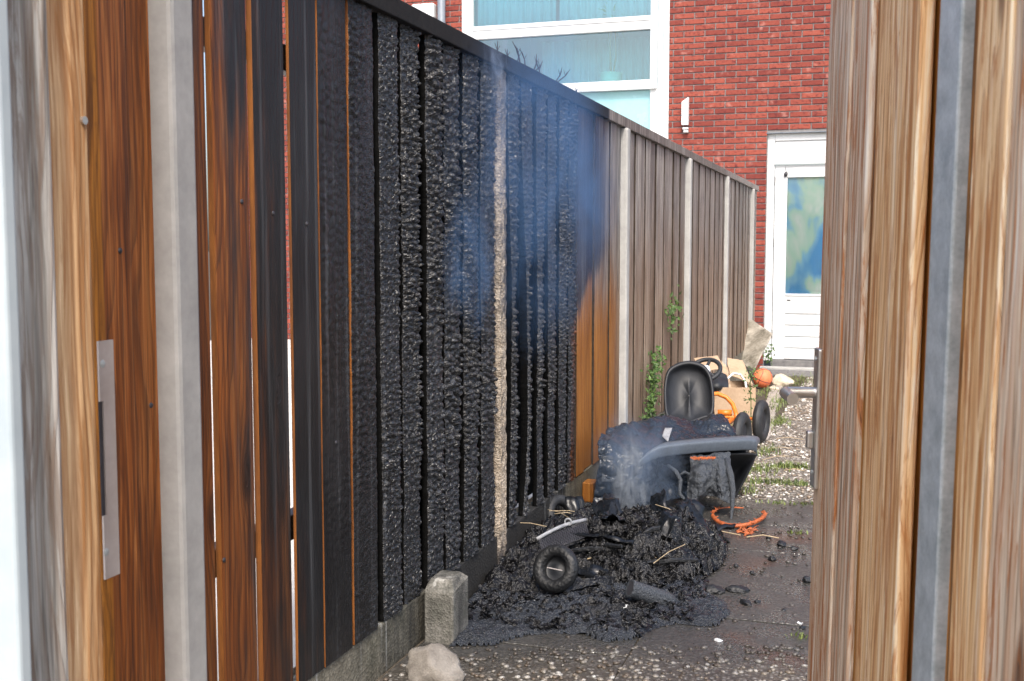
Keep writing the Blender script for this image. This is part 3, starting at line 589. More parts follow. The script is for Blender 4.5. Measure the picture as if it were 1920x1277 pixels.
# window element
wf = lambda *a, **k: hb('window_frame', 'painted_white', *a, **k)
wf(WX1 - .055, WX1, -.012, .10, WZ0, WZ1); hb('frame_reveal', 'pale_plaster', WX1 - .125, WX1 - .0555, -.004, .10, 2.80, WZ1); wf(WX1 - .20, WX1 - .126, -.020, .08, 2.895, WZ1)
wf(WX1 - .20, WX1 - .0555, -.006, .08, WZ0, 2.798)
wf(WX0, WX0 + .07, -.012, .10, WZ0, WZ1); wf(WX0 + .071, WX0 + .13, -.020, .08, 2.895, WZ1)
IX0, IX1 = WX0 + .131, WX1 - .201
wf(WX0 + .071, WX1 - .126, -.045, .08, 2.795, 2.893); wf(IX0, IX1, -.022, .08, 3.425, 3.515); wf(IX0, IX1, -.030, .08, 3.517, 3.565); wf(IX0, IX1, -.02, .08, 4.9, WZ1)
hb('panel', 'blue_panel', WX0 + .071, WX1 - .201, .03, .05, WZ0, 2.793)
hb('pane', 'glass', IX0, IX1, .03, .036, 2.894, 3.424, bevel=0); hb('pane', 'glass', IX0, IX1, .03, .036, 3.566, 4.899, bevel=0)
# the room behind
q = MB(); q.box(WX0, WX1, FY + 2.6, FY + 2.64, 2.5, 5.4); q.box(WX0 - .04, WX0, FY + .12, FY + 2.6, 2.5, 5.4); q.box(WX1, WX1 + .04, FY + .12, FY + 2.6, 2.5, 5.4); q.box(WX0, WX1, FY + .1, FY + 2.6, 2.60, 2.79); q.box(WX0, WX1, FY + .12, FY + 2.6, 5.2, 5.3)
q.build('room_wall', 'room', house)
def sheer(x0, x1, z0, z1, y, amp, fr, name, label):
    N = int((x1 - x0) * 130); q = MB(); ph = random.random() * 6
    q.grid([[(x0 + (x1 - x0) * i / N, FY + y + amp * math.sin(ph + fr * i / N * (x1 - x0) * 6.28 + 1.2 * math.sin(i * .07)) + .01 * math.sin(i * .9), z) for i in range(N + 1)] for z in np.linspace(z0, z1, 4)])
    return tag(q.build(name, 'sheer', smooth=True, solid=.001), label, 'curtain')
sheer(-3.4, WX1 - .14, 3.48, 5.0, .13, .018, 9, 'sheer_curtain', 'bright pleated upper curtain above the potted plant')
sheer(-3.75, WX1 - .14, 2.80, 3.47, .62, .022, 9, 'sheer_curtain', 'pale pleated curtain behind the potted plant in the window')
sheer(WX0 + .14, -3.45, 3.48, 5.0, .14, .026, 8, 'sheer_curtain', 'pale pleated curtain in the half of the window beside the downpipe')
pc = onY(1146, 138, FY + .17); plant = thing('potted_plant', 'spiky houseplant in a mint green pot on the window sill', 'plant', (float(pc[0]), FY + .17, 2.80))
q = MB(); q.lathe([(0, 0), (.095, 0), (.102, .02), (.128, .21), (.124, .212), (.116, .19), (0, .18)], (pc[0], FY + .17, 2.80), seg=28); q.build('pot', 'pot_glaze', plant, smooth=True)
q = MB(); q.tube([(pc[0], FY + .17, 2.98), (pc[0] - .015, FY + .17, 3.3), (pc[0] + .01, FY + .17, 3.62)], [.012, .010, .008], 8); q.tube([(pc[0] + .02, FY + .18, 2.98), (pc[0] + .05, FY + .18, 3.2), (pc[0] + .04, FY + .18, 3.5)], [.010, .008, .006], 8); q.build('stem', 'straw', plant)
q = MB()
for k in range(110):
    a = random.uniform(0, 6.28); e = random.uniform(-.2, 1.3); L = random.uniform(.26, .42); b = Vector((pc[0], FY + .17, 3.6)); pts = []
    for i in range(6): t = i / 5; pts.append(b + Vector((math.cos(a) * math.cos(e) * L * t, math.sin(a) * math.cos(e) * L * t * .35, math.sin(e) * L * t - .16 * t * t)))
    w = .009; up = Vector((0, 0, 1)); q.grid([[p + Vector((-math.sin(a), math.cos(a) * .3, .25)) * w * (1 - i / 5.2), p - Vector((-math.sin(a), math.cos(a) * .3, .25)) * w * (1 - i / 5.2)] for i, p in enumerate(pts)])
q.build('leaves', 'palm_leaf', plant)
# wall fittings
lc = onY(1286, 215, FY); q = MB(); X0, X1, Z0, Z1 = lc[0] - .036, lc[0] + .036, 2.40, 2.69
q.add([(X0, FY - .005, Z0), (X1, FY - .005, Z0), (X1, FY - .07, Z0), (X0, FY - .07, Z0), (X0, FY - .005, Z1 - .05), (X1, FY - .005, Z1), (X1, FY - .07, Z1), (X0, FY - .07, Z1 - .05)], [(0, 3, 2, 1), (4, 5, 6, 7), (0, 1, 5, 4), (1, 2, 6, 5), (2, 3, 7, 6), (3, 0, 4, 7)])
bracket = thing('wall_box', 'slim white box bracket screwed to the brick wall', 'wall fitting', (float(lc[0]), FY, 2.3))
q.build('casing', 'painted_white', bracket, bevel=.003)
for i, z in enumerate((2.375, 2.345)): q = MB(); q.box(X0 + .012 + i * .01, X1 - .002, FY - .06, FY - .006, z - .022, z); q.build('clip', 'painted_white', bracket, bevel=.003)
for z in (2.61, 2.43): q = MB(); q.lathe([(0, .003), (.006, .002), (.006, 0)], (lc[0] - .01, FY - .07, z), (0, -1, 0), 10); q.build('screw', 'dark_trim', bracket)
dp = onY(832, 40, FY); q = MB(); q.tube([(dp[0], FY - .07, -.2), (dp[0], FY - .07, 5.5)], .045, 14); 
tag(recenter(q.build('downpipe', 'pipe_grey', smooth=True), (dp[0], FY - .07, -.2)), 'grey downpipe on the brick wall beside the window', 'pipe')
wb = onY(800, 22, FY); q = MB(); q.box(wb[0] - .14, wb[0] + .13, FY - .12, FY - .006, wb[2] - .1, wb[2] + .07); tag(recenter(q.build('vent_hood', 'painted_white', bevel=.02), (wb[0], FY - .006, wb[2])), 'white vent hood on the bricks left of the downpipe', 'vent')
# ------------------------------------------------------------------ concrete stub and boulder
q = MB(); bx0, bx1, by0, by1, bh = -1.186, -1.098, 2.84, 2.965, .175
q.add([(bx0, by0, -.05), (bx1, by0, -.05), (bx1, by1, -.05), (bx0, by1, -.05), (bx0, by0, bh - .03), (bx1, by0, bh - .03), (bx1, by1, bh - .015), (bx0, by1, bh - .015), (bx0 + .008, by0 + .03, bh), (bx1 - .012, by0 + .03, bh), (bx1 - .02, by1 - .01, bh), (bx0 + .008, by1 - .01, bh)],
      [(0, 3, 2, 1), (0, 1, 5, 4), (1, 2, 6, 5), (2, 3, 7, 6), (3, 0, 4, 7), (4, 5, 9, 8), (5, 6, 10, 9), (6, 7, 11, 10), (7, 4, 8, 11), (8, 9, 10, 11)])
tag(recenter(q.build('concrete_stub', 'block_concrete', bevel=.006, seg=3), ((bx0 + bx1) / 2, 2.9, 0)), 'upright concrete stub with chipped top standing against the fence', 'concrete block')
def rock(name, c, r, sc, mat, seed, label, cat, flat=.35):
    bm = bmesh.new(); bmesh.ops.create_icosphere(bm, subdivisions=4, radius=1)
    for v in bm.verts:
        p = v.co.copy(); d = 1 + .28 * fbm(p.x * 1.1 + seed, p.y * 1.1, p.z * 1.1, 3) + .05 * fbm(p.x * 5, p.y * 5 + seed, p.z * 5, 3)
        for nn, lim in (((.6, -.3, .75), .62), ((-.5, -.7, .5), .75), ((.2, .9, .4), .7)):
            t = p.dot(Vector(nn).normalized()); d = min(d, lim / max(t, .01) * 1.05) if t > .3 else d
        v.co = Vector((p.x * sc[0], p.y * sc[1], p.z * sc[2])) * d * r
    me = bpy.data.meshes.new(name); bm.to_mesh(me); bm.free(); me.polygons.foreach_set('use_smooth', [True] * len(me.polygons))
    o = bpy.data.objects.new(name, me); COL.objects.link(o); me.materials.append(M[mat]); o.location = (c[0], c[1], c[2]); return tag(o, label, cat)
rock('boulder', (-1.062, 2.62, .02), .072, (1.05, .9, .80), 'boulder_stone', 3.1, 'rounded grey boulder lying beside the foot of the fence', 'boulder')
# ------------------------------------------------------------------ molten puddle and heap
out_px = [(845, 1213), (885, 1210), (930, 1207), (985, 1192), (1040, 1188), (1095, 1192), (1150, 1203), (1190, 1199), (1225, 1180), (1262, 1168), (1300, 1172), (1340, 1172), (1362, 1160), (1366, 1146), (1345, 1132), (1330, 1112), (1322, 1080), (1318, 1045), (1316, 1010), (1300, 960), (1200, 945), (1080, 950), (1005, 985), (950, 1030), (930, 1075), (905, 1105), (868, 1140), (860, 1190)]
poly = np.array([onZ(x, y)[:2] for x, y in out_px])
def inside(P, x, y):
    c = np.zeros(np.shape(x), bool); j = len(P) - 1
    for i in range(len(P)):
        xi, yi, xj, yj = *P[i], *P[j]; c ^= ((yi > y) != (yj > y)) & (x < (xj - xi) * (y - yi) / (yj - yi + 1e-12) + xi); j = i
    return c
def pdist(P, x, y):
    d = np.full(np.shape(x), 9.)
    for i in range(len(P)):
        a, b = P[i - 1], P[i]; ab = b - a; t = np.clip(((x - a[0]) * ab[0] + (y - a[1]) * ab[1]) / (ab @ ab), 0, 1); d = np.minimum(d, np.hypot(x - a[0] - t * ab[0], y - a[1] - t * ab[1]))
    return d
st = .006; gx = np.arange(-1.195, -.30, st); gy = np.arange(2.78, 4.9, st); GXm, GYm = np.meshgrid(gx, gy)
wx = GXm + .03 * (vnoise(GXm * 14, GYm * 14, 5) - .5); wy = GYm + .03 * (vnoise(GXm * 14, GYm * 14, 8) - .5)
ins = inside(poly, wx, wy); dd = pdist(poly, wx, wy) * np.where(ins, 1, -1)
f1, f2, hid = worley(GXm / .02 + vnoise(GXm * 60, GYm * 60, 1), GYm / .02, 4)
Hh = np.clip(dd / .02, 0, 1) ** .5 * .014 * (.7 + .6 * vnoise(GXm * 9, GYm * 9, 2)) + np.where(dd > 0, (vnoise(GXm * 42, GYm * 42, 3) - .5) * .014 + np.clip(f2 - f1, 0, .5) * .018 * vnoise(GXm * 7, GYm * 7, 6) + (vnoise(GXm * 100, GYm * 100, 3) - .5) * .007, 0)
def hf_mesh(name, mat, H, mask, z0=.001):
    q = MB(); h, w = H.shape; idx = -np.ones((h, w), int); use = np.zeros((h, w), bool); cell = mask[:-1, :-1] & mask[1:, :-1] & mask[:-1, 1:] & mask[1:, 1:]
    use[:-1, :-1] |= cell; use[1:, :-1] |= cell; use[:-1, 1:] |= cell; use[1:, 1:] |= cell; idx[use] = np.arange(use.sum())
    q.v = np.stack([GXm[use], GYm[use], H[use] + z0], 1).tolist(); i, j = np.nonzero(cell); q.f = np.stack([idx[i, j], idx[i, j + 1], idx[i + 1, j + 1], idx[i + 1, j]], 1).tolist(); return q.build(name, mat, smooth=True)
o = hf_mesh('molten_puddle', 'molten', Hh, dd > -.006); tag(recenter(o, (-.75, 3.3, 0)), 'puddle of hardened black molten plastic spread round the burnt heap', 'molten plastic')
# heap of burnt rubbish: rough core plus thousands of flakes
def heap_h(x, y):
    a = ((x + .84) / .33); b = (y - 3.93) / .42; r = (abs(a) ** 2.6 + abs(b) ** 2.6) ** (1 / 2.6)
    base = .145 * np.clip(1.08 - r, 0, .42) / .42; base = base * (.6 + .4 * np.clip((x + 1.15) / .4, 0, 1)) * np.clip((4.5 - y) / .6, .35, 1)
    side = .085 * np.clip(1 - np.abs(x + 1.1) / .16, 0, 1) * np.clip(1 - np.abs(y - 3.85) / .6, 0, 1); return np.maximum(base, side)
Hc = heap_h(GXm, GYm); f1, f2, hid = worley(GXm / .055 + vnoise(GXm * 25, GYm * 25, 2), GYm / .055 + vnoise(GXm * 25, GYm * 25, 4), 12); k1, k2, _ = worley(GXm / .02, GYm / .02, 3)
Hc2 = Hc + np.where(Hc > .004, (hid - .45) * .045 + (vnoise(GXm * 40, GYm * 40, 9) - .5) * .04 + np.clip(k2 - k1, 0, .6) * .02, 0)
heap = struct(hf_mesh('burnt_debris', 'debris', np.maximum(Hc2, .0), Hc > .002, .006), 'stuff')
q = MB()
def near_wheel(x, y, h):
    u, v = topx((x, y, h)); return (y < 3.72 and v < 1098 and ((u - 1042) / 62) ** 2 + ((v - 1062) / 60) ** 2 < 1) or (y < 3.95 and 1000 < u < 1108 and 968 < v < 1034)
def flake(q, c, L, W, nrm, seed):
    nrm = Vector(nrm).normalized(); u = nrm.orthogonal().normalized(); u.rotate(Matrix.Rotation(random.uniform(0, 6.28), 3, nrm)); w = nrm.cross(u); c = Vector(c); P = []
    cu, cw = random.uniform(-.6, .6), random.uniform(-.8, .8)
    for i in range(4):
        row = []
        for j in range(4):
            a, b = (i / 3 - .5) * L * random.uniform(.75, 1.15), (j / 3 - .5) * W * random.uniform(.7, 1.2); h = cu * a * a / L * 2 + cw * b * b / W * 2 + random.uniform(-.1, .1) * W
            row.append(c + u * a + w * b + nrm * h)
        P.append(row)
    q.grid(P)
for k in range(7500):
    x, y = random.gauss(-.84, .19), random.uniform(3.36, 4.48)
    h = float(heap_h(x, y))
    if h < .012 or near_wheel(x, y, h): continue
    L = random.choice((.012, .017, .024, .04)) * random.uniform(.7, 1.2)
    flake(q, (x, y, h + random.uniform(-.012, .022)), L, L * random.uniform(.3, .9), (random.gauss(0, .8), random.gauss(-.3, .8), random.uniform(.1, 1)), k)
for k in range(700):                                       # bits strewn on the puddle
    x, y = random.uniform(-1.17, -.5), random.uniform(3.0, 3.7)
    if not inside(poly, np.array(x), np.array(y)): continue
    L = random.uniform(.01, .04); flake(q, (x, y, .02), L, L * .6, (random.gauss(0, .5), random.gauss(0, .5), 1), k)
struct(q.build('burnt_flakes', 'debris', solid=.0016), 'stuff')
for k in range(34):                                        # larger slick sheets and charred sticks, each its own piece
    x, y = random.uniform(-1.12, -.56), random.uniform(3.45, 4.35); h = float(heap_h(x, y)); a = random.uniform(0, 6.28)
    if h < .02 or near_wheel(x, y, h): continue
    q = MB(); L, W = random.uniform(.05, .12), random.uniform(.03, .06); nr = Vector((random.gauss(0, .5), random.gauss(-.35, .5), 1)).normalized(); u = nr.orthogonal().normalized(); u.rotate(Matrix.Rotation(a, 3, nr)); w = nr.cross(u); c = Vector((x, y, h + .018)); sd = k * 2.7
    if k % 3 == 2:
        d = Vector((math.cos(a), math.sin(a), random.uniform(-.1, .35))).normalized(); q.tube([tuple(c - d * L), tuple(c + Vector((0, 0, .006))), tuple(c + d * L)], [.007, .009, .006], 6); o = q.build('charred_stick', 'charcoal', org=c); o.location = c; tag(o, 'charred stick lying on the burnt heap', 'stick', 'charred sticks on the heap')
    else:
        q.grid([[c + u * (i / 9 - .5) * L * 2 + w * (j / 7 - .5) * W * (1.6 + .5 * fbm(i * .5, sd)) + nr * (.022 * fbm(i * .33 + sd, j * .42) + .006 * fbm(i * 1.1, j * 1.2, sd)) for j in range(8)] for i in range(10)])
        o = q.build('melted_scrap', 'slick', org=c, smooth=True, solid=.003); o.location = c; tag(o, 'curled shiny black melted plastic scrap on the burnt heap', 'plastic scrap', 'melted scraps on the heap')
q = MB()
for k in range(15):                                        # thin burnt stalks
    x, y = random.uniform(-1.12, -.6), random.uniform(3.45, 4.4); h = float(heap_h(x, y)) + .02; a = random.uniform(0, 6.28); L = random.uniform(.06, .2)
    d = Vector((math.cos(a), math.sin(a), random.uniform(.0, .5))) * L; q.tube([(x, y, h), tuple(Vector((x, y, h)) + d * .5 + Vector((0, 0, .008))), tuple(Vector((x, y, h)) + d)], [.0016, .0013, .0009], 5)
struct(q.build('burnt_stalks', 'straw'), 'stuff')
# burnt wheels
def tyre(q, c, axis, R, r, w):
    pr = []
    for a in np.linspace(0, 2 * math.pi, 15): pr.append((R - r + r * math.cos(a) * (1 if math.cos(a) < .6 else .94), w * math.sin(a)))
    q.lathe(pr, c, axis, 36)
c = atD(1042, 1066, 3.53); ax = Vector((-.20, -.88, .42)).normalized()
wh = thing('kart_wheel_wreck', 'burnt black rubber wheel half sunk in the front of the heap', 'burnt wheel', tuple(c))
q = MB(); tyre(q, c, ax, .078, .021, .024); q.build('tyre', 'charcoal', wh, smooth=True)
q = MB(); q.lathe([(.052, .010), (.040, .0), (.022, -.004), (.012, .006), (0, .006)], c - np.array(ax) * .012, ax, 24); q.build('rim', 'black_plastic', wh, smooth=True)
q = MB(); q.tube([tuple(c + np.array((-.02, -.03, .01))), tuple(c + np.array((.03, -.03, .004)))], .0018, 6); q.build('axle_wire', 'strike_steel', wh)
c = atD(1052, 965, 4.45); ax = Vector((.75, -.5, .42)).normalized(); q = MB(); tyre(q, c, ax, .082, .022, .026)
tag(recenter(q.build('discarded_ring', 'rubber', smooth=True), tuple(c)), 'black tyre leaning against the fence base behind the heap', 'tyre')
# mesh grille with pale metal edge
P0, P1, P2, P3 = atD(1010, 1012, 3.76), atD(1098, 978, 3.90), atD(1104, 1004, 3.80), atD(1018, 1036, 3.70)
gr = thing('mesh_grille', 'small wire mesh grille with pale metal edge strip lying on the heap', 'grille', tuple(P3))
q = MB()
for i in range(25):
    t = i / 24; q.tube([tuple(P0 + (P1 - P0) * t), tuple(P3 + (P2 - P3) * t)], .0011, 4)
for i in range(11):
    t = i / 10; q.tube([tuple(P0 + (P3 - P0) * t), tuple(P1 + (P2 - P1) * t)], .0011, 4)
q.build('mesh', 'dark_trim', gr)
q = MB(); q.grid([[P0 - [0, .01, .004], P1 - [0, .01, .004]], [P3 - [0, -.004, .012], P2 - [0, -.004, .012]]]); q.build('backing', 'debris', gr)
q = MB(); e = P1 - P0; q.tube([tuple(P0 + e * t + np.array((0, 0, .006 + .01 * math.sin(t * 3.1)))) for t in np.linspace(-.04, 1.0, 9)], .0065, 8); q.tube([tuple(P0 + e * .62 + np.array((.012 * math.cos(a), 0, .022 + .012 * math.sin(a)))) for a in np.linspace(0, 6.28, 12)], .003, 6, closed=True); q.build('edge_strip', 'faded_label', gr, smooth=True)
# charred canister
a, b = atD(1180, 1103, 3.42), atD(1262, 1130, 3.46); ax = (b - a); L = np.linalg.norm(ax); cn = thing('charred_canister', 'charred cylinder with open end lying in front of the heap', 'canister', tuple(b))
q = MB(); q.lathe([(.020, .004), (.027, 0), (.029, .006), (.027, .012), (.028, L * .5), (.027, L * .85), (.018, L * 1.03), (.0, L * 1.06)], a, ax, 24); q.build('barrel', 'drape', cn, smooth=True)
q = MB(); q.lathe([(.021, .003), (.0, .003)], a, ax, 24); q.build('dark_mouth', 'dark_trim', cn)
# flat charred slabs in front of the heap
for px1, px2, d1, d2, w, lab in (((1058, 1098), (1150, 1088), 3.52, 3.62, .045, 'charred flat bar lying between the sunk wheel and the canister'), ((1105, 1150), (1205, 1138), 3.33, 3.42, .05, 'charred flat slab lying on the molten puddle below the canister'), ((1150, 1120), (1205, 1125), 3.46, 3.46, .06, 'crumpled black sheet beside the open end of the canister')):
    A, Bv = atD(*px1, d1), atD(*px2, d2); q = MB(); P = []
    for i in range(14):
        t = i / 13; row = []
        for j in range(5):
            s = (j / 4 - .5) * w; pnt = A + (Bv - A) * t + np.array((.1, .9, .42)) * s; row.append(pnt + np.array((0, 0, .012 * fbm(t * 4 + d1 * 9, j * .6, d2) + .006 * fbm(t * 15, j * 2., d1))))
        P.append(row)
    q.grid(P); tag(recenter(q.build('charred_slab', 'debris', solid=.012, smooth=False), tuple(A)), lab, 'burnt slab')
# crumbs on the wet path
pts = [(1448, 1050, .016), (1465, 1022, .02), (1385, 1110, .024), (1398, 1133, .018), (1420, 1130, .012), (1340, 1112, .028), (1300, 1108, .02), (1490, 1030, .012), (1515, 1090, .02), (1440, 1010, .01), (1360, 1015, .018), (1330, 1000, .022), (1410, 1075, .009), (1470, 1145, .008), (1505, 1178, .010), (1380, 1062, .010), (1350, 1040, .014)]
for i, (x, y, r) in enumerate(pts):
    p = onZ(x, y, .0); o = rock('charred_crumb', (p[0], p[1], r * .35), r, (1.3 * random.uniform(.7, 1.2), .9, .6), 'charcoal', i * 3.3, 'small black burnt lump lying on the wet path', 'burnt lump'); o.rotation_euler = (0, 0, random.uniform(0, 3)); o['group'] = 'burnt lumps on the wet path'
pale = [(1345, 1201, .018), (1262, 1067, .012), (1500, 1172, .007), (1318, 1098, .008), (1175, 1142, .010)]
for i, (x, y, r) in enumerate(pale):
    p = onZ(x, y, .012 if x < 1300 else 0); q = MB(); flake(q, (p[0], p[1], p[2] + .006), r * 2.2, r * 1.2, (random.gauss(0, .2), random.gauss(-.2, .2), 1), i); tag(recenter(q.build('pale_scrap', 'zinc_label', solid=.002), (p[0], p[1], p[2])), 'pale scrap of ash or paper lying near the burnt heap', 'scrap', 'pale scraps')
# ------------------------------------------------------------------ melted wheelie bin
def catmull(net, n, m):
    net = np.asarray(net, float)
    def up(P, k):
        N = len(P); t = np.linspace(0, N - 1 - 1e-6, k); i = t.astype(int); f = (t - i).reshape(-1, *([1] * (P.ndim - 1))); g = lambda j: P[np.clip(j, 0, N - 1)]
        p0, p1, p2, p3 = g(i - 1), g(i), g(i + 1), g(i + 2); return .5 * (2 * p1 + (p2 - p0) * f + (2 * p0 - 5 * p1 + 4 * p2 - p3) * f ** 2 + (3 * p1 - p0 - 3 * p2 + p3) * f ** 3)
    return np.swapaxes(up(np.swapaxes(up(net, n), 0, 1), m), 0, 1)
def crumple(P, a1, s1, a2, s2, seed=0):
    dv = np.gradient(P, axis=0); du = np.gradient(P, axis=1); N = np.cross(du, dv); N /= np.linalg.norm(N, axis=-1, keepdims=True) + 1e-9
    q = P + seed; h = np.array([[a1 * fbm(*(p * s1)) + a2 * abs(fbm(*(p * s2))) for p in row] for row in q]); return P + N * h[..., None]
bb = onZ(1215, 940); bin_ = thing('melted_bin', 'toppled black wheelie bin melted and sagging behind the heap', 'wheelie bin', (float(bb[0]), 4.9, 0))
net = [[atD(1112, 945, 4.62), atD(1160, 945, 4.64), atD(1215, 945, 4.68), atD(1275, 935, 4.80), atD(1330, 935, 5.05), atD(1375, 932, 5.05)],
       [atD(1118, 900, 4.62), atD(1162, 905, 4.60), atD(1215, 905, 4.66), atD(1272, 900, 4.86), atD(1330, 900, 5.12), atD(1380, 898, 5.10)],
       [atD(1124, 860, 4.60), atD(1166, 868, 4.62), atD(1218, 872, 4.68), atD(1275, 868, 4.84), atD(1335, 862, 5.02), atD(1392, 858, 4.98)],
       [atD(1122, 828, 4.64), atD(1168, 838, 4.70), atD(1222, 846, 4.76), atD(1288, 842, 4.84), atD(1345, 836, 4.92), atD(1398, 836, 4.95)],
       [atD(1130, 816, 4.80), atD(1178, 808, 4.92), atD(1235, 818, 5.0), atD(1292, 822, 5.06), atD(1340, 818, 5.12), atD(1382, 822, 5.14)],
       [atD(1145, 812, 4.98), atD(1188, 797, 5.10), atD(1245, 785, 5.25), atD(1300, 790, 5.30), atD(1345, 784, 5.34), atD(1374, 808, 5.30)],
       [atD(1150, 850, 5.05), atD(1195, 840, 5.2), atD(1250, 830, 5.4), atD(1300, 830, 5.45), atD(1345, 830, 5.45), atD(1370, 850, 5.36)]]
P = crumple(catmull(net, 110, 130), .022, 5.5, .026, 13); q = MB(); q.grid(P); q.build('body', 'melted_bin', bin_, smooth=True, solid=.005)
rim_pts = [atD(*p) for p in ((1195, 872, 4.62), (1222, 857, 4.62), (1255, 850, 4.65), (1300, 845, 4.70), (1355, 841, 4.77), (1400, 839, 4.83), (1416, 842, 4.86), (1419, 851, 4.88))]
rp = catmull(np.array(rim_pts)[:, None, :].repeat(2, 1), 50, 2)[:, 0]; q = MB(); rows = []
for i, p in enumerate(rp):
    k = min(1, i / 10); hh = .012 + .022 * k; rows.append([p + [0, .13, hh - .004], p + [0, .06, hh + .002], p + [0, .006, hh], p + [0, .0, hh - .004], p + [0, .001, hh - .010], p + [0, .006, -.008], p + [0, .010, -.012], p + [0, .035, -.012]])
q.grid(rows); q.build('rim', 'bin_plastic', bin_, smooth=True, solid=.003)
lp = [[atD(1310, 858, 4.86), atD(1350, 852, 4.84), atD(1400, 850, 4.86), atD(1419, 852, 4.88)], [atD(1325, 872, 4.96), atD(1355, 872, 4.97), atD(1388, 872, 4.97), atD(1410, 872, 4.90)], [atD(1340, 900, 5.0), atD(1362, 900, 5.02), atD(1380, 900, 5.0), atD(1396, 900, 4.92)], [atD(1350, 930, 4.97), atD(1362, 934, 4.97), atD(1370, 936, 4.96), atD(1380, 930, 4.94)]]
q = MB(); q.grid(catmull(lp, 24, 24)); q.build('lid_panel', 'black_plastic', bin_, smooth=True, solid=.008)
dn = [[atD(1294, 850, 4.74), atD(1315, 850, 4.72), atD(1335, 850, 4.75), atD(1350, 850, 4.74), atD(1366, 850, 4.78)], [atD(1292, 885, 4.66), atD(1314, 884, 4.60), atD(1335, 884, 4.65), atD(1352, 884, 4.61), atD(1369, 880, 4.68)], [atD(1289, 915, 4.64), atD(1312, 918, 4.57), atD(1335, 914, 4.62), atD(1354, 914, 4.58), atD(1375, 912, 4.65)], [atD(1284, 948, 4.58), atD(1308, 940, 4.58), atD(1332, 930, 4.64), atD(1354, 938, 4.58), atD(1376, 950, 4.62)]]
P = crumple(catmull(dn, 70, 66), .016, 9, .012, 26, 3); q = MB(); q.grid(P); dr = q.build('melted_sheet', 'drape', bin_, smooth=True, solid=.006)
q = MB()
for pts, r in (([(1362, 862, 4.70), (1370, 890, 4.63), (1374, 918, 4.61), (1373, 950, 4.59), (1371, 972, 4.58), (1364, 990, 4.57)], [.012, .014, .012, .008, .005, .0015]), ([(1252, 872, 4.66), (1268, 884, 4.62), (1276, 900, 4.60), (1274, 925, 4.6), (1290, 945, 4.55), (1298, 960, 4.5)], [.006, .008, .009, .008, .006, .003]), ([(1276, 890, 4.62), (1284, 885, 4.62), (1294, 890, 4.62)], [.006, .006, .005]), ([(1300, 958, 4.3), (1307, 990, 4.15), (1306, 1030, 4.08), (1310, 1060, 4.02)], [.012, .013, .012, .008])):
    q = MB(); q.tube([tuple(atD(*p)) for p in pts], r, 8); q.build('drip', 'drape', bin_, smooth=True)
q = MB(); lbl = [[atD(1243, 822, 4.93), atD(1254, 832, 4.88)], [atD(1248, 806, 5.0), atD(1262, 806, 5.0)]]; q.grid(catmull(lbl, 6, 6) + np.array((0, -.02, .012))); q.build('sticker', 'faded_label', bin_, smooth=True, solid=.002)
q = MB()
for k in range(46):
    x = 1296 + k * 1.0; p0 = atD(x, 857 + random.uniform(-1, 1), 4.62); q.tube([tuple(p0), tuple(p0 + [random.uniform(-.003, .003), -.004, -random.uniform(.004, .012)])], [.0034, .0014], 5)
q.build('melted_trim', 'burnt_orange', bin_)
q = MB(); P = [[atD(1128 + 22 * v + random.uniform(-2, 2), 855 + 48 * u, 4.585 + .03 * math.sin(u * 3) * random.uniform(.5, 1)) for v in np.linspace(0, 1, 6)] for u in np.linspace(0, 1, 9)]; q.grid(P); q.tube([tuple(atD(1150, 870, 4.56)), tuple(atD(1162, 886, 4.55))], .004, 6); q.build('torn_side', 'drape', bin_, smooth=True, solid=.004)
# orange hoop on the ground
pts = []
for a in np.linspace(.15, 5.4, 40): pts.append(onZ(1385 + 49 * math.cos(a - .5), 972 + 17 * math.sin(a - .5) , .006) + [0, 0, .012 + .006 * math.sin(a * 2)])
q = MB(); q.tube([tuple(p) for p in pts], [.0085 * (1 if i < 26 else .7 - .012 * i * .8) for i in range(40)], 8); hp_ = onZ(1385, 972)
for k in range(60):
    i = random.randrange(3, 34); p = pts[i]; q.tube([tuple(p), tuple(p + [random.uniform(-.02, .02), random.uniform(-.02, .02), random.uniform(0, .012)])], [.003, .001], 4)
tag(recenter(q.build('scorched_hoop', 'burnt_orange', smooth=True), tuple(hp_)), 'scorched orange plastic hoop lying on the path beside the bin', 'hoop')
q = MB()
for k in range(22): p = onZ(1405 + random.gauss(0, 9), 996 + random.gauss(0, 4), .004); flake(q, p, .03, .008, (random.gauss(0, .4), random.gauss(0, .4), 1), k)
tag(recenter(q.build('orange_scraps', 'burnt_orange', solid=.002), tuple(onZ(1405, 996))), 'tangle of melted orange plastic scraps near the hoop', 'plastic scrap')
q = MB(); p = onX(1106, 935, FX + .03); q.box(FX + .0, FX + .05, p[1] - .02, p[1] + .07, -.0, .085); tag(recenter(q.build('wood_offcut', 'orange_paint', bevel=.004), (FX + .03, p[1], 0)), 'orange wooden offcut standing against the concrete fence base', 'wood block')
bpy.data.objects['wood_offcut'].data.materials[0] = M['weathered_wood']
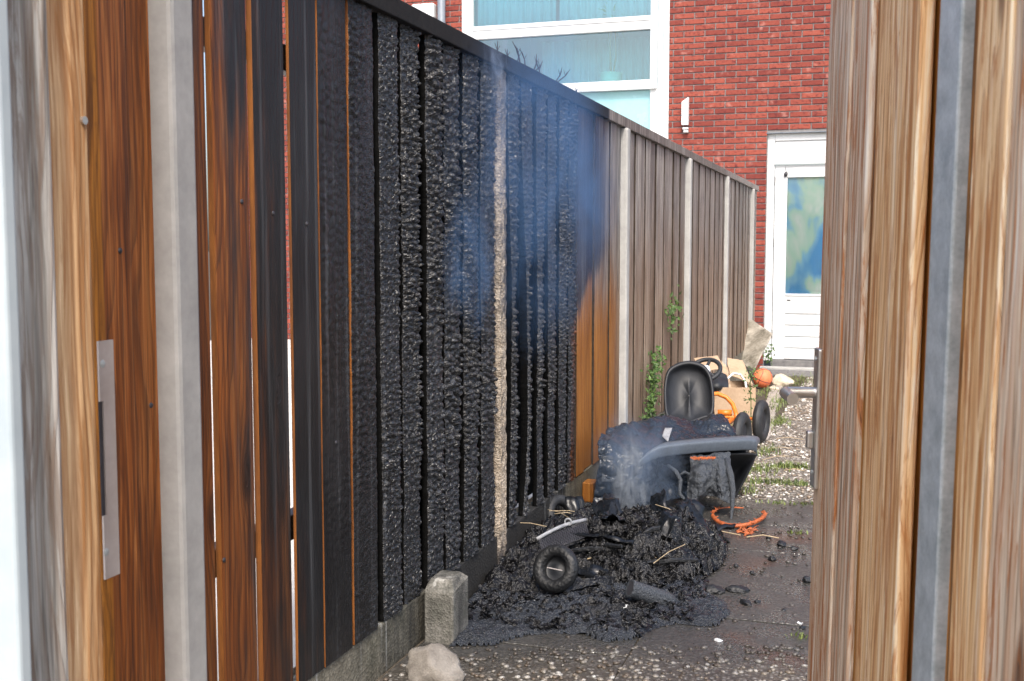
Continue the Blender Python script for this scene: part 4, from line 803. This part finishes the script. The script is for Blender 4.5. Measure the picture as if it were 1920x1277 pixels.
# ------------------------------------------------------------------ pedal kart
gk = gz(6.2); kart = thing('pedal_kart', 'orange pedal go-kart with black bucket seat parked behind the bin', 'go-kart', (-.9, 6.2, gk))
hd = np.array([.16, .985, 0]); lt = np.array([.985, -.16, 0])
def wheel(c, R, w):
    q = MB(); tyre(q, c, lt, R, R * .26, w); t = q.build('tyre', 'rubber', kart, smooth=True)
    q = MB(); q.lathe([(R * .60, w * .55), (R * .5, w * .35), (R * .2, w * .5), (0, w * .6)], c, lt, 28); q.lathe([(R * .60, -w * .55), (R * .5, -w * .35), (0, -w * .4)], c, lt, 28); q.build('rim', 'black_plastic', t, smooth=True)
    q = MB(); q.tube([tuple(c + (np.cross(lt, [0, 0, 1]) * math.cos(a) + np.array([0, 0, 1]) * math.sin(a)) * R * .68 + lt * w * .72) for a in np.linspace(0, 6.28, 30)], .0025, 5, closed=True); q.build('rim_ring', 'pipe_grey', t)
R = .128
wr_ = onY(1393, 700, 6.02); wf_ = onY(1429, 700, 6.62)
wheel(np.array([wr_[0], 6.02, gk + R]), R, .028); wheel(np.array([wf_[0], 6.62, gk + R - .01]), R, .028)
wl_ = onY(1206, 700, 6.05); wheel(np.array([wl_[0], 6.05, gk + R * .8]), R * .8, .035)
wheel(np.array([wf_[0], 6.62, gk + R]) - lt * .44, R * .85, .028)
q = MB(); q.tube([(wl_[0], 6.05, gk + R), (wr_[0], 6.02, gk + R)], .010, 8); q.tube([tuple(np.array([wf_[0], 6.62, gk + R]) - lt * .44), (wf_[0], 6.62, gk + R)], .010, 8)
q.tube([(-.93, 6.0, gk + .10), (-.84, 6.4, gk + .10), (-.78, 6.75, gk + .12)], .018, 10); fr_ = q.build('frame', 'orange_paint', kart, smooth=True)
q = MB(); q.tube([tuple(atD(*p)) for p in ((1328, 752, 6.1), (1330, 740, 6.12), (1345, 738, 6.15), (1362, 745, 6.15), (1374, 758, 6.12), (1380, 775, 6.08), (1381, 785, 6.05))], .012, 10); q.tube([tuple(atD(1346, 774, 6.14)), tuple(atD(1372, 774, 6.12))], .017, 12); q.build('side_bar', 'orange_paint', kart, smooth=True)
q = MB(); q.tube([(-.90, 6.18, gk + .10), (-.90, 6.2, gk + .27)], .016, 8); q.build('seat_post', 'dark_trim', kart)
q = MB(); q.box(-.80, -.72, 6.1, 6.16, gk + .03, gk + .07); q.build('footrest', 'orange_paint', kart, bevel=.006)
# seat shell: the hollow back of a bucket seat
so = [(1252, 782), (1247, 745), (1249, 712), (1256, 694), (1272, 684), (1292, 680), (1312, 684), (1325, 694), (1333, 712), (1337, 745), (1334, 776), (1318, 783), (1293, 791), (1270, 787)]
cen = np.array((1292., 742.)); rows = []
sop = np.array(so, float); t = np.linspace(0, len(so), 57)[:-1]; i0 = t.astype(int); f = (t - i0)[:, None]; g = lambda k: sop[(i0 + k) % len(so)]
loop = .5 * (2 * g(0) + (g(1) - g(-1)) * f + (2 * g(-1) - 5 * g(0) + 4 * g(1) - g(2)) * f ** 2 + (3 * g(0) - g(-1) - 3 * g(1) + g(2)) * f ** 3); loop = np.vstack([loop, loop[:1]])
for s, dz in ((1.06, .055), (1.05, .0), (1.0, -.012), (.94, -.004), (.90, .02), (.75, .045), (.5, .058), (.25, .062), (.02, .062)):
    row = []
    for p in loop:
        xy = cen + (p - cen) * s; D = 5.98 + dz + (742 - xy[1]) / 742 * .9
        rib = max(0, 1 - abs(xy[0] - 1292) / 7) * (1 if 718 < xy[1] < 785 else 0) * (s < .9); row.append(atD(xy[0], xy[1], D - rib * .03))
    rows.append(row)
q = MB(); q.grid(rows); q.build('seat', 'black_plastic', kart, smooth=True)
q = MB(); q.grid(catmull([[atD(1254, 780, 5.98), atD(1292, 788, 5.96), atD(1334, 776, 6.0)], [atD(1256, 790, 6.1), atD(1294, 800, 6.05), atD(1340, 786, 6.1)], [atD(1258, 786, 6.4), atD(1300, 792, 6.4), atD(1345, 780, 6.4)]], 10, 12)); q.build('seat_base', 'black_plastic', kart, smooth=True, solid=.02)
c = atD(1322, 694, 6.45); ax = Vector((-.12, -.62, .78)).normalized(); u = ax.orthogonal().normalized(); w = ax.cross(u); q = MB(); q.tube([tuple(Vector(c) + (u * math.cos(a) + w * math.sin(a)) * .088) for a in np.linspace(0, 6.283, 41)[:-1]], .0125, 10, closed=True)
for a in (.4, 2.5, 4.6): q.tube([tuple(c), tuple(Vector(c) + (u * math.cos(a) + w * math.sin(a)) * .088)], .009, 8)
sw_ = q.build('steering_wheel', 'black_plastic', kart, smooth=True); q = MB(); q.lathe([(.03, -.01), (.03, .012), (.02, .018), (0, .018)], c, ax, 20); q.build('hub', 'painted_white', sw_, smooth=True)
q = MB(); q.tube([tuple(c), tuple(c + [.03, .16, -.30])], .013, 8); q.build('steering_column', 'dark_trim', kart, smooth=True)
# ------------------------------------------------------------------ cardboard box, ball, rocks, metal sheet
gb = gz(7.3); box = thing('cardboard_box', 'open cardboard box with raised flap full of junk behind the kart', 'box', (-.85, 7.2, gb))
A_, B_ = atD(1334, 746, 7.0), atD(1416, 738, 7.0); ex = B_ - A_; ex[2] = 0; ey = np.array([-ex[1], ex[0], 0]) / np.linalg.norm(ex) * .34; zt = float(A_[2]) + .065; A_[2] = gb
for o0, e1 in ((A_, ex), (A_ + ey, ex), (A_, ey), (A_ + ex, ey)):
    q = MB(); P = np.array([[o0, o0 + e1], [o0 + [0, 0, zt - gb], o0 + e1 + [0, 0, zt - gb]]]); q.grid(P); q.build('side', 'cardboard', box, solid=.006)
q = MB(); q.grid([[A_ + [0, 0, .01], A_ + ex + [0, 0, .01]], [A_ + ey + [0, 0, .01], A_ + ex + ey + [0, 0, .01]]]); q.build('bottom', 'cardboard_dark', box, solid=.004)
for pts4 in ([(1363, 671, 7.5), (1392, 676, 7.5), (1412, 722, 7.25), (1368, 702, 7.3)], [(1300, 672, 7.5), (1345, 667, 7.6), (1358, 690, 7.4), (1318, 698, 7.3)], [(1352, 676, 7.45), (1364, 690, 7.4), (1371, 728, 7.15), (1362, 730, 7.12)]):
    a, b, c, d = [atD(*p) for p in pts4]; q = MB(); q.grid(catmull([[a, b], [d, c]], 6, 6) + np.random.default_rng(3).normal(0, .0015, (6, 6, 3))); q.build('flap', 'cardboard', box, solid=.005)
q = MB(); lp = [atD(*p) for p in ((1362, 712, 7.12), (1375, 700, 7.16), (1388, 702, 7.2), (1397, 714, 7.2), (1400, 730, 7.15))]; q.tube([tuple(p) for p in lp], .007, 8); tag(recenter(q.build('white_hoop_rim', 'painted_white', smooth=True), tuple(lp[0])), 'white curved rim sticking out of the cardboard box', 'junk')
q = MB(); q.grid(crumple(catmull([[atD(1326, 706, 7.1), atD(1345, 700, 7.1), atD(1362, 704, 7.12)], [atD(1328, 722, 7.0), atD(1345, 720, 6.98), atD(1366, 724, 7.02)], [atD(1330, 738, 7.02), atD(1348, 738, 7.0), atD(1368, 736, 7.03)]], 16, 16), .012, 15, .01, 30)); tag(recenter(q.build('dark_bag', 'black_plastic', smooth=True, solid=.01), tuple(atD(1345, 735, 7.05))), 'crumpled black bag lying in the cardboard box', 'bag')
bc = atD(1430, 709, 9.75); Rb = 18.3 / FPX * 9.75; ball = thing('basketball', 'orange basketball with black seams lying beside the rocks', 'ball', (float(bc[0]), float(bc[1]), float(bc[2] - Rb)))
bm = bmesh.new(); bmesh.ops.create_uvsphere(bm, u_segments=40, v_segments=24, radius=Rb); me = bpy.data.meshes.new('skin'); bm.to_mesh(me); bm.free(); me.polygons.foreach_set('use_smooth', [True] * len(me.polygons)); o = bpy.data.objects.new('skin', me); COL.objects.link(o); me.materials.append(M['ball_skin']); o.parent = ball; o.location = (0, 0, Rb)
q = MB(); rot = Matrix.Rotation(.5, 3, 'Z') @ Matrix.Rotation(.35, 3, 'X') @ Matrix.Rotation(.25, 3, 'Y')
for k in range(4):
    pts = []
    for a in np.linspace(0, 6.283, 49)[:-1]:
        if k == 0: v = Vector((math.cos(a), math.sin(a), 0))
        elif k == 1: v = Vector((math.cos(a), 0, math.sin(a)))
        else: s = (1 if k == 2 else -1); v = Vector((s * (.62 - .22 * math.cos(2 * a)), math.sin(a) * .9, math.cos(a) * .9)).normalized()
        pts.append(tuple(Vector(bc) + rot @ v * (Rb * 1.0)))
    q.tube(pts, .0024, 5, closed=True)
q.build('seams', 'dark_trim', ball)
for x, y, D, r, sc, lab in ((1466, 706, 10.0, .085, (1.15, .8, .75), 'pale broken rock lying on the path before the door step'), (1441, 700, 10.2, .055, (.8, .8, 1.1), 'small upright grey rock wedged behind the basketball'), (1452, 716, 9.6, .03, (1.3, .8, .6), 'small flat stone between the basketball and the pale rock')):
    p = atD(x, y, D); zz = gz(p[1]); rock('rock', (p[0], p[1], zz + r * .5), r, sc, 'pale_stone', x * .7, lab, 'rock')
P4 = [atD(1401, 593, 11.2), atD(1449, 626, 10.7), atD(1414, 693, 10.35), atD(1368, 676, 10.75)]; q = MB(); q.grid(crumple(catmull([[P4[0], P4[1]], [P4[3], P4[2]]], 14, 12), .008, 4, .003, 9)); sh = tag(recenter(q.build('metal_sheet', 'sheet_metal', smooth=True, solid=.006), tuple(P4[2])), 'stained metal sheet leaning on the far end of the fence', 'metal sheet')
# ------------------------------------------------------------------ plants
def leafset(q, c, n, sp, size):
    for k in range(n):
        p = Vector(c) + Vector((random.gauss(0, sp[0]), random.gauss(0, sp[1]), random.gauss(0, sp[2]))); nr = Vector((random.gauss(.5, .5), random.gauss(-.5, .5), random.gauss(.5, .4))).normalized(); u = nr.orthogonal().normalized(); u.rotate(Matrix.Rotation(random.uniform(0, 6.28), 3, nr)); w = nr.cross(u); s = size * random.uniform(.6, 1.3)
        q.add([p - u * s, p + w * s * .45 + nr * s * .15, p + u * s, p - w * s * .45 + nr * s * .15], [(0, 1, 2, 3)])
def weed(name, label, segs, n, size, sp=(.018, .03, .03)):
    b = segs[0]; t = thing(name, label, 'plant', tuple(b)); q = MB(); q.tube([tuple(s) for s in segs], .003, 5); q.build('stem', 'leaf', t); q = MB()
    for s in segs[0:]: leafset(q, s, n // len(segs), sp, size)
    q.build('leaves', 'leaf', t)
weed('climbing_weed', 'green leafy weed climbing the grey boards beside the kart', [onX(1218, 790, FX + .04), onX(1222, 760, FX + .04), onX(1226, 725, FX + .035), onX(1224, 700, FX + .03), onX(1232, 675, FX + .03)], 330, .017, (.018, .05, .05))
weed('fence_sprig', 'green sprig growing out between boards near a white fence post', [onX(1262, 600, FX + .03), onX(1263, 588, FX + .05), onX(1264, 576, FX + .05)], 75, .018, (.02, .06, .045))
weed('door_weed', 'low weed at the foot of the white door frame beside the metal sheet', [onY(1441, 676, 11.7), onY(1440, 668, 11.7), onY(1442, 655, 11.7)], 60, .02, (.025, .02, .03))
weed('box_weed', 'tall thin weed growing between the cardboard box and the kart wheel', [onY(1408, 785, 6.75), onY(1408, 750, 6.75), onY(1406, 720, 6.75), onY(1409, 700, 6.75)], 90, .012, (.02, .02, .03))
q = MB()
def tuft(x, y, n, sx, sy, h):
    for k in range(n):
        p = np.array([x + random.gauss(0, sx), y + random.gauss(0, sy), 0]); p[2] = gz(p[1]); a = random.uniform(0, 6.28); L = h * random.uniform(.4, 1.2); d = np.array([math.cos(a), math.sin(a), 0]); s = np.array([-d[1], d[0], 0]) * .0022
        m = p + d * L * .25 + [0, 0, L * .6]; e = p + d * L * .7 + [0, 0, L * .8]; q.add([p - s, p + s, m + s * .8, e, m - s * .8], [(0, 1, 2, 4), (4, 2, 3)])
for px, py, n, sx, sy, h in ((1485, 872, 220, .055, .02, .04), (1440, 905, 240, .12, .025, .035), (1500, 908, 90, .05, .012, .025), (1425, 880, 160, .06, .06, .04), (1462, 790, 170, .03, .12, .04), (1440, 840, 120, .03, .10, .04), (1475, 738, 160, .05, .25, .05), (1500, 700, 220, .12, .3, .06), (1440, 725, 80, .04, .2, .05), (1455, 755, 120, .03, .2, .045), (1465, 945, 60, .05, .01, .02), (1395, 920, 90, .04, .05, .035), (1410, 800, 140, .08, .2, .06), (1350, 790, 220, .12, .25, .08), (1495, 1000, 25, .015, .01, .02), (1500, 1195, 25, .02, .01, .02), (1520, 946, 40, .03, .008, .02)):
    p = onZ(px, py, -.05 if py < 820 else 0); tuft(p[0], p[1], n, sx, sy, h)
struct(q.build('grass', 'grass'), 'stuff')
q = MB()
for px, py, a, L in ((1455, 812, .1, .16), (1440, 835, .5, .14), (1430, 858, .9, .2), (1470, 880, .2, .1), (1310, 1000, .0, .16), (1400, 1010, .2, .12)):
    p = onZ(px, py, 0); p[2] = gz(p[1]) + .006; q.tube([tuple(p), tuple(p + [L * math.cos(a) * .5, L * math.sin(a) * .5, .01]), tuple(p + [L * math.cos(a), L * math.sin(a), .0])], .0018, 5)
struct(q.build('dry_stalks', 'straw'), 'stuff')
# bare twigs of a shrub behind the fence
sb = thing('bare_shrub', 'leafless shrub whose twigs show above the burnt fence top', 'shrub', (-1.45, 4.2, 0)); q = MB(); q2 = MB()
for px, py, dpx, dpy in ((925, 105, 8, -28), (945, 112, 6, -20), (975, 112, -14, -34), (985, 122, -10, -30), (1000, 130, 18, -16), (1012, 138, -8, -22), (1045, 148, 24, -18), (1040, 150, 14, -24), (1000, 128, 6, -26), (1075, 172, 6, -5), (968, 118, 2, -28)):
    a = onX(px, py + 6, -1.34); b = onX(px + dpx, py + dpy, -1.36); r = Vector((-1.45, 4.2 + (a[1] - 4.2) * .35, .0)); mid = (Vector(a) + Vector(b)) / 2 + Vector((.004, .01, 0))
    q = MB(); q2 = MB(); q.tube([tuple(r), tuple(r * .4 + Vector(a) * .6), tuple(a)], [.008, .006, .0035], 6); q2.tube([tuple(a), tuple(mid), tuple(b)], [.0035, .0026, .0012], 6)
    for s in (-1, 1): q2.tube([tuple(mid), tuple(mid + Vector((0, .03 * s, .022)))], [.0018, .0009], 5)
    st_ = q.build('stem', 'charcoal', sb); q2.build('twig', 'charcoal', st_)
# ------------------------------------------------------------------ smoke
def smoke(name, c, r, dens, nscale, lo, hi, stretch=(1, 1, .5), rot=(0, 0, 0), col=(.26, .50, 1.0)):
    bm = bmesh.new(); bmesh.ops.create_icosphere(bm, subdivisions=3, radius=1); me = bpy.data.meshes.new(name); bm.to_mesh(me); bm.free(); o = bpy.data.objects.new(name, me); COL.objects.link(o); o.location = c; o.scale = r; o.rotation_euler = rot; struct(o, 'stuff')
    n = NT(name + '_air'); n.t.nodes.remove(n.b); v = n.n('VolumePrincipled'); v.inputs['Color'].default_value = col + (1,); v.inputs['Anisotropy'].default_value = .2
    ob = n.obj(); ln = n.n('VectorMath', operation='LENGTH'); n.L(ob, ln.inputs[0]); fall = n.math('SUBTRACT', 1.0, n.smooth(ln.outputs['Value'], .25, .98))
    ns = n.noise(n.vec(n.pos(), stretch), nscale, 4, .6, 1.0); d = n.math('MULTIPLY', n.math('MULTIPLY', n.smooth(ns, lo, hi), fall), dens); n.L(d, v.inputs['Density']); n.L(v.outputs[0], n.out.inputs['Volume']); me.materials.append(n.m); return o
smoke('smoke', tuple(onX(1035, 330, -.97)), (.14, .98, .64), 3.6, 5, .36, .80, col=(.26, .52, 1.0))
smoke('smoke', tuple(onX(938, 150, -1.10)), (.05, .15, .24), 16, 20, .52, .70, (1, 1, .35), col=(.60, .75, 1.0))
smoke('smoke', tuple(onX(885, 500, -1.04)), (.07, .20, .24), 15, 9, .46, .76, (1, 1, .4), col=(.26, .52, 1.0))
smoke('smoke', tuple(atD(1182, 905, 4.20)), (.08, .08, .22), 70, 24, .50, .68, (1, 1, .30), col=(.85, .92, 1.0))
smoke('smoke', tuple(atD(1195, 860, 4.3)), (.22, .20, .26), 7.0, 8, .40, .75, (1, 1, .5), col=(.55, .72, 1.0))
